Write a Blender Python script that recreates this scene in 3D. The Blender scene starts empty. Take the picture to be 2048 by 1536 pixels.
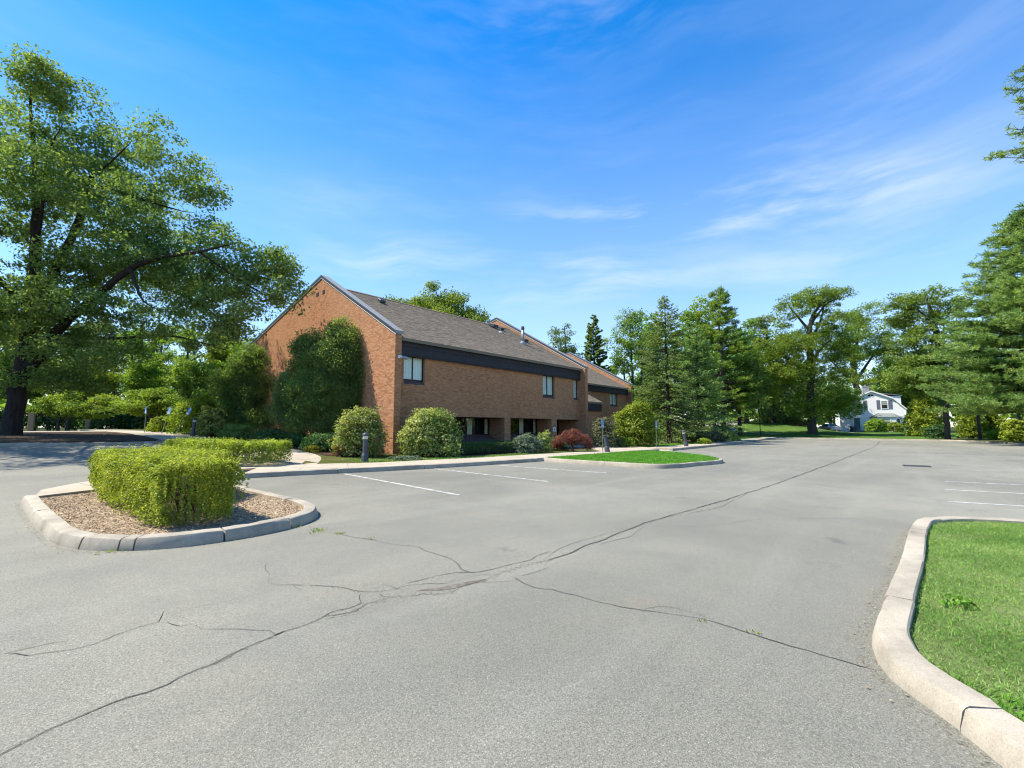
import bpy, bmesh, math, random
import numpy as np
from mathutils import Vector, Matrix, noise
from mathutils.geometry import delaunay_2d_cdt, intersect_point_line

# ------------------------------------------------------------------ camera, world, sun, exposure
SC = bpy.context.scene
COL = SC.collection
R = math.radians
FPX, HORIZ, EYE = 905.0, 853.0, 1.5
PITCH = math.atan((HORIZ - 768) / FPX)
TH = math.atan((1820 - 1024) / math.hypot(FPX, HORIZ - 768))
ST, CT = math.sin(TH), math.cos(TH)

cam_data = bpy.data.cameras.new("camera")
cam_data.sensor_width = 36.0
cam_data.lens = FPX / 2048 * 36
cam_data.clip_start = 0.05
cam_data.clip_end = 3000
cam = bpy.data.objects.new("camera", cam_data)
COL.objects.link(cam)
cam.location = (0, 0, EYE)
cam.rotation_euler = (math.pi / 2 + PITCH, 0, -math.asin(CT))
SC.camera = cam

SUN = Vector((-0.37, 0.45, 0.81)).normalized()
SUN_EL = math.asin(SUN.z)
SUN_AZ = math.atan2(SUN.x, SUN.y)          # clockwise from +Y

world = bpy.data.worlds.new("World")
SC.world = world
world.use_nodes = True
wn, wl = world.node_tree.nodes, world.node_tree.links
wn.clear()
w_out = wn.new("ShaderNodeOutputWorld")
w_bg = wn.new("ShaderNodeBackground")
w_bg.inputs["Strength"].default_value = 0.15
sky = wn.new("ShaderNodeTexSky")
sky.sky_type = 'NISHITA'
sky.sun_disc = False
sky.sun_elevation = SUN_EL
sky.sun_rotation = SUN_AZ
sky.altitude = 100
sky.air_density = 1.0
sky.dust_density = 0.35
sky.ozone_density = 2.2
w_hsv = wn.new("ShaderNodeHueSaturation")
w_hsv.inputs["Saturation"].default_value = 1.58
w_hsv.inputs["Value"].default_value = 0.78
w_hsv.inputs["Hue"].default_value = 0.503
wl.new(sky.outputs[0], w_hsv.inputs["Color"])


def wnode(t, **kw):
    n = wn.new(t)
    for k, v in kw.items():
        setattr(n, k, v)
    return n


def wmath(op, a, b=None, c=None, clamp=False):
    n = wn.new("ShaderNodeMath")
    n.operation = op
    n.use_clamp = clamp
    for i, v in enumerate((a, b, c)):
        if v is None:
            continue
        if isinstance(v, (int, float)):
            n.inputs[i].default_value = v
        else:
            wl.new(v, n.inputs[i])
    return n.outputs[0]


# cirrus: azimuth / elevation of the view ray, stretched noise broken up by a finer one
w_tc = wn.new("ShaderNodeTexCoord")
w_sep = wn.new("ShaderNodeSeparateXYZ")
wl.new(w_tc.outputs["Generated"], w_sep.inputs[0])
dx, dy, dz = w_sep.outputs
az = wmath('ARCTAN2', dx, dy)
el = wmath('ARCSINE', dz)


def wcomb(x, y, z=0.0):
    n = wn.new("ShaderNodeCombineXYZ")
    for i, v in enumerate((x, y, z)):
        if isinstance(v, (int, float)):
            n.inputs[i].default_value = v
        else:
            wl.new(v, n.inputs[i])
    return n.outputs[0]


def wnoise(vec, scale, detail=6, rough=0.55, dist=0.0):
    n = wn.new("ShaderNodeTexNoise")
    n.inputs["Scale"].default_value = scale
    n.inputs["Detail"].default_value = detail
    n.inputs["Roughness"].default_value = rough
    n.inputs["Distortion"].default_value = dist
    wl.new(vec, n.inputs["Vector"])
    return n.outputs["Fac"]


def wramp(v, a, b):
    n = wn.new("ShaderNodeMapRange")
    n.interpolation_type = 'SMOOTHSTEP'
    n.inputs["From Min"].default_value = a
    n.inputs["From Max"].default_value = b
    wl.new(v, n.inputs["Value"])
    return n.outputs[0]


warp = wmath('MULTIPLY', wmath('SUBTRACT', wnoise(wcomb(az, el), 2.2, 2), 0.5), 0.10)
el_w = wmath('ADD', el, warp)
CAM_AZ = math.atan2(CT, ST)
streaks = wnoise(wcomb(wmath('MULTIPLY', az, 2.2), wmath('MULTIPLY', el_w, 11.0), 3.7), 1.0, 6, 0.55, 0.25)
fib = wnoise(wcomb(wmath('MULTIPLY', az, 5.0), wmath('MULTIPLY', el_w, 34.0), 1.3), 1.0, 4, 0.55, 0.15)
cloud = wmath('ADD', wmath('MULTIPLY', streaks, 0.78), wmath('MULTIPLY', fib, 0.22))


def wband(a0, e0, sa, se, tilt):
    """one cirrus band: soft ellipse of sky centred on azimuth a0 / elevation e0"""
    da = wmath('SUBTRACT', az, a0)
    de = wmath('SUBTRACT', wmath('SUBTRACT', el_w, e0), wmath('MULTIPLY', da, tilt))
    q = wmath('ADD', wmath('POWER', wmath('DIVIDE', wmath('ABSOLUTE', da), sa), 2.0), wmath('POWER', wmath('DIVIDE', wmath('ABSOLUTE', de), se), 2.0))
    return wmath('EXPONENT', wmath('MULTIPLY', q, -1.0))


bands = None
for (a, e, sa, se, tl, amp) in ((0.34, 0.435, 0.26, 0.04, 0.0, 1.25), (0.62, 0.40, 0.25, 0.05, -0.05, 0.85), (0.66, 0.52, 0.22, 0.035, 0.16, 0.28),
                                (0.14, 0.77, 0.24, 0.04, -0.05, 0.5), (0.12, 0.36, 0.18, 0.025, -0.25, 0.6), (-0.24, 0.345, 0.18, 0.05, 0.02, 0.6),
                                (0.1, 0.29, 0.16, 0.03, 0.1, 0.45), (-0.38, 0.45, 0.1, 0.03, 0.1, 0.3), (0.45, 0.30, 0.4, 0.03, 0.0, 0.4)):
    b = wmath('MULTIPLY', wband(CAM_AZ + a, e, sa, se, tl), amp)
    bands = b if bands is None else wmath('ADD', bands, b)
amount = wmath('MULTIPLY', wramp(cloud, 0.40, 0.68), wmath('ADD', bands, 0.10), clamp=True)
horizon_veil = wmath('MULTIPLY', wramp(el, 0.85, -0.05), 0.50)
amount = wmath('MINIMUM', wmath('ADD', wmath('MULTIPLY', amount, 0.54), horizon_veil), 0.85)
w_mix = wn.new("ShaderNodeMix")
w_mix.data_type = 'RGBA'
wl.new(amount, w_mix.inputs["Factor"])
wl.new(w_hsv.outputs[0], w_mix.inputs["A"])
w_mix.inputs["B"].default_value = (2.7, 2.95, 3.4, 1)
wl.new(w_mix.outputs["Result"], w_bg.inputs["Color"])
wl.new(w_bg.outputs[0], w_out.inputs[0])

sun_data = bpy.data.lights.new("sun", 'SUN')
sun_data.energy = 3.75
sun_data.angle = R(0.55)
sun_data.color = (1.0, 0.93, 0.80)
sun = bpy.data.objects.new("sun", sun_data)
COL.objects.link(sun)
sun.rotation_euler = SUN.to_track_quat('Z', 'Y').to_euler()
sun.location = (0, 0, 60)

SC.view_settings.view_transform = 'Standard'
SC.view_settings.look = 'None'
SC.view_settings.gamma = 1
SC.view_settings.use_curve_mapping = False
SC.view_settings.exposure = 1.32
SC.render.engine = 'CYCLES'
SC.cycles.max_bounces = 6
SC.cycles.transparent_max_bounces = 12
SC.cycles.filter_width = 1.15

rng = np.random.default_rng(11)
random.seed(11)

# ------------------------------------------------------------------ helpers


def sstep(x, a, b):
    t = np.clip((np.asarray(x, float) - a) / (b - a), 0, 1)
    return t * t * (3 - 2 * t)


def H(U, V):
    """height of the made ground at (U, V): level lot, rising beside the gable end and beyond the far kerb"""
    U = np.asarray(U, float)
    V = np.asarray(V, float)
    r = 1.12 * np.tanh(0.068 * np.maximum(0, V - 17) / 1.12) * (1 - sstep(U, 13, 22))
    D = U * CT + V * ST
    X = U * ST - V * CT
    r = r + 0.4 * sstep(D, 56, 76) * sstep(X, -5, 25)
    r = r + 1.9 * sstep(D, 62, 84) * (1 - sstep(X, 46, 55)) * sstep(X, 22, 34)
    return r


def at(px, D, dz=0.0):
    """ground point seen in photograph column px at depth D"""
    X = (px - 1024) / FPX * D
    U = X * ST + D * CT
    V = -X * CT + D * ST
    return Vector((U, V, float(H(U, V)) + dz))


def mesh_np(name, verts, faces, smooth=False):
    verts = np.asarray(verts, np.float32).reshape(-1, 3)
    faces = np.asarray(faces, np.int32)
    me = bpy.data.meshes.new(name)
    k = faces.shape[1]
    me.vertices.add(len(verts))
    me.vertices.foreach_set("co", verts.ravel())
    me.loops.add(faces.size)
    me.loops.foreach_set("vertex_index", faces.ravel())
    me.polygons.add(len(faces))
    me.polygons.foreach_set("loop_start", np.arange(0, faces.size, k, dtype=np.int32))
    me.polygons.foreach_set("loop_total", np.full(len(faces), k, np.int32))
    me.polygons.foreach_set("use_smooth", np.full(len(faces), bool(smooth)))
    me.update(calc_edges=True)
    return me


def link(name, me, mat=None, parent=None, loc=None, kind=None, label=None):
    o = bpy.data.objects.new(name, me)
    COL.objects.link(o)
    if mat and not me.materials:
        me.materials.append(mat)
    if parent:
        o.parent = parent
    if loc is not None:
        o.location = loc
    if kind:
        o["kind"] = kind
    if label:
        o["label"] = label
    return o


def tag(o, label, cat, group=None):
    o["label"] = label
    o["category"] = cat
    if group:
        o["group"] = group
    return o


def thing(name, label, cat, loc=(0, 0, 0), rz=0.0, group=None):
    o = bpy.data.objects.new(name, None)
    o.empty_display_size = 0.2
    COL.objects.link(o)
    o.location = loc
    o.rotation_euler = (0, 0, rz)
    return tag(o, label, cat, group)


class MB:
    """collects boxes, prisms, tubes into one mesh"""

    def __init__(s):
        s.v, s.f = [], []

    def add(s, v, f):
        n = len(s.v)
        s.v += [tuple(p) for p in v]
        s.f += [tuple(i + n for i in q) for q in f]
        return s

    def box(s, x0, x1, y0, y1, z0, z1):
        v = [(x0, y0, z0), (x1, y0, z0), (x1, y1, z0), (x0, y1, z0), (x0, y0, z1), (x1, y0, z1), (x1, y1, z1), (x0, y1, z1)]
        return s.add(v, [(0, 3, 2, 1), (4, 5, 6, 7), (0, 1, 5, 4), (1, 2, 6, 5), (2, 3, 7, 6), (3, 0, 4, 7)])

    def prism(s, poly, a, b):
        """poly: 3-D points of one face; extruded by vector b-a (Vector)"""
        n = len(poly)
        d = Vector(b) - Vector(a)
        v = [Vector(p) for p in poly] + [Vector(p) + d for p in poly]
        f = [tuple(range(n - 1, -1, -1)), tuple(range(n, 2 * n))]
        f += [(i, (i + 1) % n, n + (i + 1) % n, n + i) for i in range(n)]
        return s.add(v, f)

    def tube(s, pts, radii, n=8, cap=True):
        V, F = tube_np(pts, radii, n)
        s.add(V.tolist(), F.tolist())
        if cap:
            k = len(s.v)
            m = len(pts)
            b = k - m * n
            s.f.append(tuple(b + i for i in range(n - 1, -1, -1)))
            s.f.append(tuple(k - n + i for i in range(n)))
        return s

    def lathe(s, prof, n=16, c=(0, 0)):
        """prof: list of (r, z)"""
        pts = [(c[0], c[1], z) for r, z in prof]
        V = []
        for r, z in prof:
            for i in range(n):
                a = 2 * math.pi * i / n
                V.append((c[0] + r * math.cos(a), c[1] + r * math.sin(a), z))
        F = []
        for j in range(len(prof) - 1):
            for i in range(n):
                F.append((j * n + i, j * n + (i + 1) % n, (j + 1) * n + (i + 1) % n, (j + 1) * n + i))
        F.append(tuple(range(n - 1, -1, -1)))
        F.append(tuple((len(prof) - 1) * n + i for i in range(n)))
        return s.add(V, F)

    def build(s, name, mat, parent=None, smooth=False, bevel=0.0, **kw):
        me = bpy.data.meshes.new(name)
        me.from_pydata(s.v, [], s.f)
        if bevel:
            bm = bmesh.new()
            bm.from_mesh(me)
            bmesh.ops.remove_doubles(bm, verts=bm.verts, dist=1e-5)
            bmesh.ops.bevel(bm, geom=[e for e in bm.edges if len(e.link_faces) == 2 and e.calc_face_angle(0) > 0.6], offset=bevel, segments=1, affect='EDGES')
            bm.to_mesh(me)
            bm.free()
        if smooth:
            me.polygons.foreach_set("use_smooth", [True] * len(me.polygons))
        me.update()
        return link(name, me, mat, parent, **kw)


def tube_np(pts, radii, n=6):
    P = np.asarray(pts, float)
    k = len(P)
    T = np.gradient(P, axis=0)
    T /= np.linalg.norm(T, axis=1)[:, None] + 1e-9
    ref = np.array([0.31, 0.17, 0.93]) if abs(T[0, 2]) < 0.8 else np.array([0.93, 0.21, 0.1])
    A = np.cross(T, ref)
    A /= np.linalg.norm(A, axis=1)[:, None] + 1e-9
    B = np.cross(T, A)
    ang = np.arange(n) * 2 * np.pi / n
    rr = np.asarray(radii, float)[:, None, None]
    V = P[:, None, :] + rr * (np.cos(ang)[None, :, None] * A[:, None, :] + np.sin(ang)[None, :, None] * B[:, None, :])
    V = V.reshape(-1, 3)
    i = np.arange(n)
    F = []
    for j in range(k - 1):
        a = j * n + i
        b = j * n + (i + 1) % n
        F.append(np.stack([a, b, b + n, a + n], 1))
    return V, np.concatenate(F)


# ------------------------------------------------------------------ materials


class NT:
    def __init__(s, name):
        s.m = bpy.data.materials.new(name)
        s.m.use_nodes = True
        s.n, s.l = s.m.node_tree.nodes, s.m.node_tree.links
        s.n.clear()
        s.out = s.n.new("ShaderNodeOutputMaterial")

    def node(s, t, **kw):
        n = s.n.new(t)
        for k, v in kw.items():
            setattr(n, k, v)
        return n

    def set(s, sock, v):
        if isinstance(v, bpy.types.NodeSocket):
            s.l.new(v, sock)
        elif isinstance(v, (tuple, list)) and len(v) == 3 and sock.type == 'RGBA':
            sock.default_value = (*v, 1)
        else:
            sock.default_value = v

    def pos(s, scale=(1, 1, 1), obj=False):
        if obj:
            src = s.node("ShaderNodeTexCoord").outputs["Object"]
        else:
            src = s.node("ShaderNodeNewGeometry").outputs["Position"]
        mp = s.node("ShaderNodeMapping")
        mp.inputs["Scale"].default_value = scale
        s.l.new(src, mp.inputs[0])
        return mp.outputs[0]

    def noise(s, scale, detail=4, rough=0.55, vec=None, dist=0.0):
        n = s.node("ShaderNodeTexNoise")
        n.inputs["Scale"].default_value = scale
        n.inputs["Detail"].default_value = detail
        n.inputs["Roughness"].default_value = rough
        n.inputs["Distortion"].default_value = dist
        s.l.new(vec if vec is not None else s.pos(), n.inputs["Vector"])
        return n.outputs["Fac"]

    def voro(s, scale, vec=None, out="Color", feature='F1'):
        n = s.node("ShaderNodeTexVoronoi", feature=feature)
        n.inputs["Scale"].default_value = scale
        s.l.new(vec if vec is not None else s.pos(), n.inputs["Vector"])
        return n.outputs[out]

    def ramp(s, v, stops):
        n = s.node("ShaderNodeValToRGB")
        e = n.color_ramp.elements
        while len(e) < len(stops):
            e.new(0.5)
        for i, (p, c) in enumerate(stops):
            e[i].position = p
            e[i].color = (*c, 1) if isinstance(c, (tuple, list)) else (c, c, c, 1)
        s.set(n.inputs[0], v)
        return n.outputs[0]

    def mix(s, f, a, b, blend='MIX'):
        n = s.node("ShaderNodeMix", data_type='RGBA', blend_type=blend)
        s.set(n.inputs["Factor"], f)
        s.set(n.inputs["A"], a)
        s.set(n.inputs["B"], b)
        return n.outputs["Result"]

    def math(s, op, a, b=None, clamp=False):
        n = s.node("ShaderNodeMath", operation=op, use_clamp=clamp)
        s.set(n.inputs[0], a)
        if b is not None:
            s.set(n.inputs[1], b)
        return n.outputs[0]

    def mr(s, v, a, b, c=0.0, d=1.0):
        n = s.node("ShaderNodeMapRange")
        s.set(n.inputs["Value"], v)
        for k, q in zip(("From Min", "From Max", "To Min", "To Max"), (a, b, c, d)):
            n.inputs[k].default_value = q
        return n.outputs[0]

    def island(s):
        a = s.node("ShaderNodeNewGeometry").outputs["Random Per Island"]
        b = s.node("ShaderNodeObjectInfo").outputs["Random"]
        return s.math('FRACT', s.math('ADD', a, b))

    def objrand(s):
        return s.node("ShaderNodeObjectInfo").outputs["Random"]

    def bump(s, h, strength=0.3, dist=0.01):
        n = s.node("ShaderNodeBump")
        n.inputs["Strength"].default_value = strength
        n.inputs["Distance"].default_value = dist
        s.l.new(h, n.inputs["Height"])
        return n.outputs[0]

    def pbr(s, col, rough=0.8, metal=0.0, normal=None, spec=0.3):
        b = s.node("ShaderNodeBsdfPrincipled")
        s.set(b.inputs["Base Color"], col)
        s.set(b.inputs["Roughness"], rough)
        s.set(b.inputs["Metallic"], metal)
        b.inputs["Specular IOR Level"].default_value = spec
        if normal is not None:
            s.l.new(normal, b.inputs["Normal"])
        s.l.new(b.outputs[0], s.out.inputs[0])
        return s.m


def plain(name, col, rough=0.7, metal=0.0, vary=0.12, scale=6.0, spec=0.3):
    t = NT(name)
    n = t.noise(scale, 5, vec=t.pos(obj=True))
    c = t.mix(t.mr(n, 0.3, 0.7), tuple(max(0, x * (1 - vary)) for x in col), tuple(x * (1 + vary) for x in col))
    return t.pbr(c, rough, metal, spec=spec)


def m_asphalt():
    t = NT("asphalt")
    big = t.noise(0.13, 5, 0.62, dist=0.5)
    mid = t.noise(0.9, 6, 0.65, dist=0.6)
    base = t.ramp(big, [(0.3, (0.152, 0.148, 0.119)), (0.5, (0.205, 0.198, 0.157)), (0.72, (0.252, 0.242, 0.190))])
    base = t.mix(t.mr(mid, 0.44, 0.80, 0.0, 0.6), base, (0.145, 0.143, 0.126))
    # traffic lanes: broad faint streaks along the lane, and old oil drips
    lane = t.noise(1.0, 4, 0.6, vec=t.pos((0.09, 0.9, 1)))
    base = t.mix(t.mr(lane, 0.5, 0.75, 0.0, 0.45), base, (0.272, 0.264, 0.215))
    oil = t.math('MULTIPLY', t.mr(t.noise(1.7, 3, 0.5), 0.64, 0.76), t.mr(t.noise(0.22, 2), 0.45, 0.6))
    base = t.mix(t.math('MULTIPLY', oil, 0.55), base, (0.07, 0.068, 0.062))
    rust = t.mr(t.noise(0.6, 3, 0.5, vec=t.pos((1, 1.3, 1))), 0.64, 0.8, 0.0, 0.32)
    base = t.mix(rust, base, (0.25, 0.185, 0.12))
    # aggregate: small stones in a dark binder, the odd pale one
    g1 = t.voro(190)
    gs = t.node("ShaderNodeSeparateColor")
    t.l.new(g1, gs.inputs[0])
    stone = t.ramp(gs.outputs[0], [(0.0, 0.55), (0.35, 0.88), (0.75, 1.06), (0.95, 1.25), (1.0, 1.7)])
    g2 = t.noise(75, 4, 0.75)
    fine = t.mr(g2, 0.3, 0.7, 0.74, 1.26)
    col = t.mix(1.0, base, stone, 'MULTIPLY')
    n = t.node("ShaderNodeMix", data_type='RGBA', blend_type='MULTIPLY')
    n.inputs["Factor"].default_value = 1.0
    t.l.new(col, n.inputs["A"])
    cmb = t.node("ShaderNodeCombineColor")
    for i in range(3):
        t.l.new(fine, cmb.inputs[i])
    t.l.new(cmb.outputs[0], n.inputs["B"])
    d = t.voro(190, out="Distance")
    nrm = t.bump(t.math('ADD', t.math('MULTIPLY', d, -0.5), g2), 0.4, 0.004)
    return t.pbr(n.outputs["Result"], 0.8, normal=nrm, spec=0.3)


def m_concrete(name, c, dark=0.75, sc=1.0):
    t = NT(name)
    a = t.noise(1.3 * sc, 6, 0.65)
    b = t.noise(14 * sc, 4, 0.6)
    base = t.ramp(a, [(0.3, tuple(x * dark for x in c)), (0.55, c), (0.8, tuple(min(1, x * 1.12) for x in c))])
    spots = t.mr(b, 0.56, 0.74, 0, 0.5)
    base = t.mix(spots, base, tuple(x * 0.62 for x in c))
    ob = t.mr(t.objrand(), 0, 1, 0.9, 1.08)
    base = t.mix(1.0, base, t.ramp(ob, [(0, (0.9, 0.9, 0.88)), (1, (1, 1, 1))]), 'MULTIPLY')
    pits = t.noise(55, 4, 0.8)
    base = t.mix(t.mr(pits, 0.60, 0.72, 0, 0.6), base, tuple(x * 0.45 for x in c))
    base = t.mix(1.0, base, t.ramp(t.noise(110, 3, 0.8), [(0.3, 0.72), (0.5, 1.0), (0.72, 1.14)]), 'MULTIPLY')
    grime = t.math('MULTIPLY', t.mr(t.noise(3.2 * sc, 6, 0.75, dist=0.8), 0.5, 0.72), t.mr(t.noise(0.7 * sc, 3), 0.35, 0.65))
    base = t.mix(t.math('MULTIPLY', grime, 0.6), base, (c[0] * 0.42, c[1] * 0.40, c[2] * 0.36))
    return t.pbr(base, 0.9, normal=t.bump(t.math('ADD', b, t.math('MULTIPLY', pits, 0.5)), 0.35, 0.008), spec=0.2)


def m_brick():
    t = NT("brick")
    r = t.island()
    c = t.ramp(r, [(0.0, (0.29, 0.130, 0.066)), (0.25, (0.39, 0.182, 0.088)), (0.6, (0.45, 0.215, 0.105)), (0.88, (0.51, 0.265, 0.138)), (1.0, (0.32, 0.165, 0.10))])
    w = t.noise(0.35, 4, 0.6)
    c = t.mix(t.mr(w, 0.35, 0.75, 0, 0.5), c, (0.49, 0.262, 0.135))
    st = t.noise(1.0, 4, 0.65, vec=t.pos((1.6, 1.6, 0.16)))
    c = t.mix(t.mr(st, 0.52, 0.8, 0, 0.35), c, (0.26, 0.125, 0.075))
    g = t.noise(25, 4, 0.7)
    c = t.mix(t.mr(g, 0.45, 0.8, 0, 0.35), c, (0.14, 0.06, 0.04))
    return t.pbr(c, 0.9, normal=t.bump(g, 0.4, 0.006), spec=0.15)


def m_shingle():
    t = NT("roof_shingle")
    r = t.island()
    c = t.ramp(r, [(0, (0.15, 0.124, 0.092)), (0.4, (0.185, 0.154, 0.115)), (0.75, (0.22, 0.184, 0.138)), (1, (0.265, 0.223, 0.168))])
    w = t.noise(0.5, 5, 0.6)
    c = t.mix(t.mr(w, 0.3, 0.8, 0, 0.5), c, (0.225, 0.183, 0.14))
    g = t.noise(40, 3, 0.7)
    return t.pbr(c, 0.95, normal=t.bump(g, 0.5, 0.01), spec=0.15)


def m_leaf(name, dark, mid, light, trans=0.35, gloss=0.12, cl=0.35, rough=0.5):
    """leaf colour: random per leaf, drifting in clumps, tinted per tree"""
    t = NT(name)
    r = t.node("ShaderNodeNewGeometry").outputs["Random Per Island"]
    n = t.noise(cl, 3, 0.6)
    f = t.math('ADD', t.math('MULTIPLY', r, 0.55), t.math('MULTIPLY', t.mr(n, 0.3, 0.7), 0.45))
    c = t.ramp(f, [(0.1, dark), (0.5, mid), (0.92, light)])
    hs = t.node("ShaderNodeHueSaturation")
    t.l.new(t.mr(t.objrand(), 0, 1, 0.485, 0.515), hs.inputs["Hue"])
    t.l.new(t.mr(t.objrand(), 0, 1, 0.86, 1.16), hs.inputs["Value"])
    t.l.new(c, hs.inputs["Color"])
    c = hs.outputs[0]
    df = t.node("ShaderNodeBsdfDiffuse")
    t.l.new(c, df.inputs[0])
    tr = t.node("ShaderNodeBsdfTranslucent")
    c2 = t.mix(1.0, c, (1.25, 1.2, 0.5), 'MULTIPLY')
    t.l.new(c2, tr.inputs[0])
    gl = t.node("ShaderNodeBsdfGlossy")
    gl.inputs["Roughness"].default_value = rough
    gl.inputs[0].default_value = (0.8, 0.9, 0.6, 1)
    m1 = t.node("ShaderNodeMixShader")
    m1.inputs[0].default_value = trans
    t.l.new(df.outputs[0], m1.inputs[1])
    t.l.new(tr.outputs[0], m1.inputs[2])
    fc = t.node("ShaderNodeLayerWeight").outputs["Facing"]
    fr = t.node("ShaderNodeMath", operation='POWER')
    t.l.new(fc, fr.inputs[0])
    fr.inputs[1].default_value = 4.0
    m2 = t.node("ShaderNodeMixShader")
    t.l.new(t.math('ADD', t.math('MULTIPLY', fr.outputs[0], 0.08), gloss * 0.22), m2.inputs[0])
    t.l.new(m1.outputs[0], m2.inputs[1])
    t.l.new(gl.outputs[0], m2.inputs[2])
    t.l.new(m2.outputs[0], t.out.inputs[0])
    return t.m


def m_bark(name, c):
    t = NT(name)
    n = t.noise(1.0, 6, 0.7, vec=t.pos((9, 9, 1.6)))
    m = t.noise(0.8, 4)
    col = t.ramp(n, [(0.3, tuple(x * 0.45 for x in c)), (0.55, c), (0.8, tuple(x * 1.5 for x in c))])
    col = t.mix(t.mr(m, 0.5, 0.8, 0, 0.4), col, (c[0] * 0.9, c[1] * 1.1, c[2] * 0.8))
    return t.pbr(col, 0.95, normal=t.bump(n, 0.9, 0.04), spec=0.1)


def m_soil(name, a, b, c, sc=1.0):
    t = NT(name)
    n = t.noise(0.8 * sc, 6, 0.65)
    ch = t.voro(34 * sc)
    sp = t.node("ShaderNodeSeparateColor")
    t.l.new(ch, sp.inputs[0])
    col = t.ramp(n, [(0.3, a), (0.55, b), (0.75, c)])
    chip = t.ramp(sp.outputs[0], [(0, 0.55), (0.55, 1.0), (0.85, 1.35), (1.0, 2.0)])
    col = t.mix(1.0, col, chip, 'MULTIPLY')
    d = t.voro(34 * sc, out="Distance")
    return t.pbr(col, 0.95, normal=t.bump(d, 0.8, 0.03), spec=0.1)


def m_lawn(name, a, b, c):
    t = NT(name)
    n = t.noise(0.55, 6, 0.65)
    f = t.noise(22, 4, 0.7, vec=t.pos((1, 1, 0.3)))
    col = t.ramp(n, [(0.28, a), (0.5, b), (0.75, c)])
    col = t.mix(t.mr(f, 0.35, 0.7, 0.0, 0.65), col, tuple(x * 0.4 for x in b))
    return t.pbr(col, 0.95, normal=t.bump(f, 0.9, 0.05), spec=0.05)


def m_glass(name, tint=(0.95, 0.97, 0.96)):
    t = NT(name)
    tr = t.node("ShaderNodeBsdfTransparent")
    tr.inputs[0].default_value = (*tint, 1)
    gl = t.node("ShaderNodeBsdfGlossy")
    gl.inputs["Roughness"].default_value = 0.02
    fc = t.node("ShaderNodeLayerWeight").outputs["Facing"]
    fr = t.node("ShaderNodeMath", operation='POWER')
    t.l.new(fc, fr.inputs[0])
    fr.inputs[1].default_value = 4.0
    mx = t.node("ShaderNodeMixShader")
    t.l.new(t.math('ADD', t.math('MULTIPLY', fr.outputs[0], 0.6), 0.025), mx.inputs[0])
    t.l.new(tr.outputs[0], mx.inputs[1])
    t.l.new(gl.outputs[0], mx.inputs[2])
    t.l.new(mx.outputs[0], t.out.inputs[0])
    return t.m


M = dict(
    asphalt=m_asphalt(),
    kerb=m_concrete("kerb_concrete", (0.385, 0.343, 0.27), 0.6),
    walk=m_concrete("walk_concrete", (0.42, 0.365, 0.28), 0.82),
    brick=m_brick(),
    mortar=plain("mortar", (0.38, 0.21, 0.115), 0.95, vary=0.2, scale=2),
    shingle=m_shingle(),
    fascia=plain("dark_fascia", (0.030, 0.027, 0.032), 0.6, vary=0.2, scale=3),
    coping=plain("metal_coping", (0.27, 0.265, 0.25), 0.55, 0.15, vary=0.1),
    copingd=plain("dark_coping_edge", (0.05, 0.06, 0.07), 0.5, 0.3),
    whitetrim=plain("white_trim", (0.78, 0.76, 0.72), 0.6, vary=0.05),
    frame=plain("bronze_frame", (0.022, 0.019, 0.018), 0.45),
    blind=plain("window_blind", (0.80, 0.84, 0.78), 0.8, vary=0.06),
    curtain=plain("curtain", (0.62, 0.58, 0.44), 0.9, vary=0.1),
    dark=plain("dark_interior", (0.012, 0.012, 0.014), 0.9),
    sill=plain("brick_sill", (0.115, 0.07, 0.062), 0.9, vary=0.25, scale=9),
    glass=m_glass("glass"),
    greymetal=plain("grey_metal", (0.26, 0.29, 0.31), 0.45, 0.5),
    darkmetal=plain("bollard_metal", (0.085, 0.088, 0.105), 0.55, 0.2, vary=0.15, scale=8),
    lens=plain("bollard_lens", (0.55, 0.53, 0.46), 0.35, vary=0.1),
    post=plain("green_post", (0.10, 0.16, 0.11), 0.6),
    blue=plain("sign_blue", (0.08, 0.24, 0.66), 0.45, vary=0.06),
    white=plain("white_paint", (0.80, 0.80, 0.78), 0.5, vary=0.04),
    line=NT("line_paint").m,
    crack=plain("crack_fill", (0.048, 0.046, 0.042), 0.95, vary=0.5, scale=12),
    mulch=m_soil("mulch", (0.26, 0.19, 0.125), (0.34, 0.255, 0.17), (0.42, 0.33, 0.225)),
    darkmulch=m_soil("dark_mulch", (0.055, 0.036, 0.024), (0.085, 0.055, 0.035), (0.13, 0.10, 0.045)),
    bedgrass=m_lawn("bed_grass", (0.05, 0.075, 0.02), (0.11, 0.12, 0.035), (0.17, 0.14, 0.06)),
    lawn=m_lawn("lawn", (0.055, 0.11, 0.022), (0.085, 0.16, 0.03), (0.14, 0.20, 0.05)),
    lawn2=m_lawn("near_lawn", (0.09, 0.14, 0.035), (0.17, 0.22, 0.075), (0.28, 0.30, 0.14)),
    wood=m_soil("woodland_floor", (0.03, 0.035, 0.015), (0.05, 0.06, 0.02), (0.08, 0.07, 0.03), 0.6),
    oakbark=m_bark("oak_bark", (0.045, 0.037, 0.034)),
    bark=m_bark("grey_bark", (0.085, 0.072, 0.062)),
    darkbark=m_bark("conifer_bark", (0.05, 0.036, 0.03)),
    twig=m_bark("twig", (0.09, 0.065, 0.045)),
    tan=plain("tan_wood", (0.42, 0.26, 0.15), 0.8, vary=0.2),
)
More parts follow.
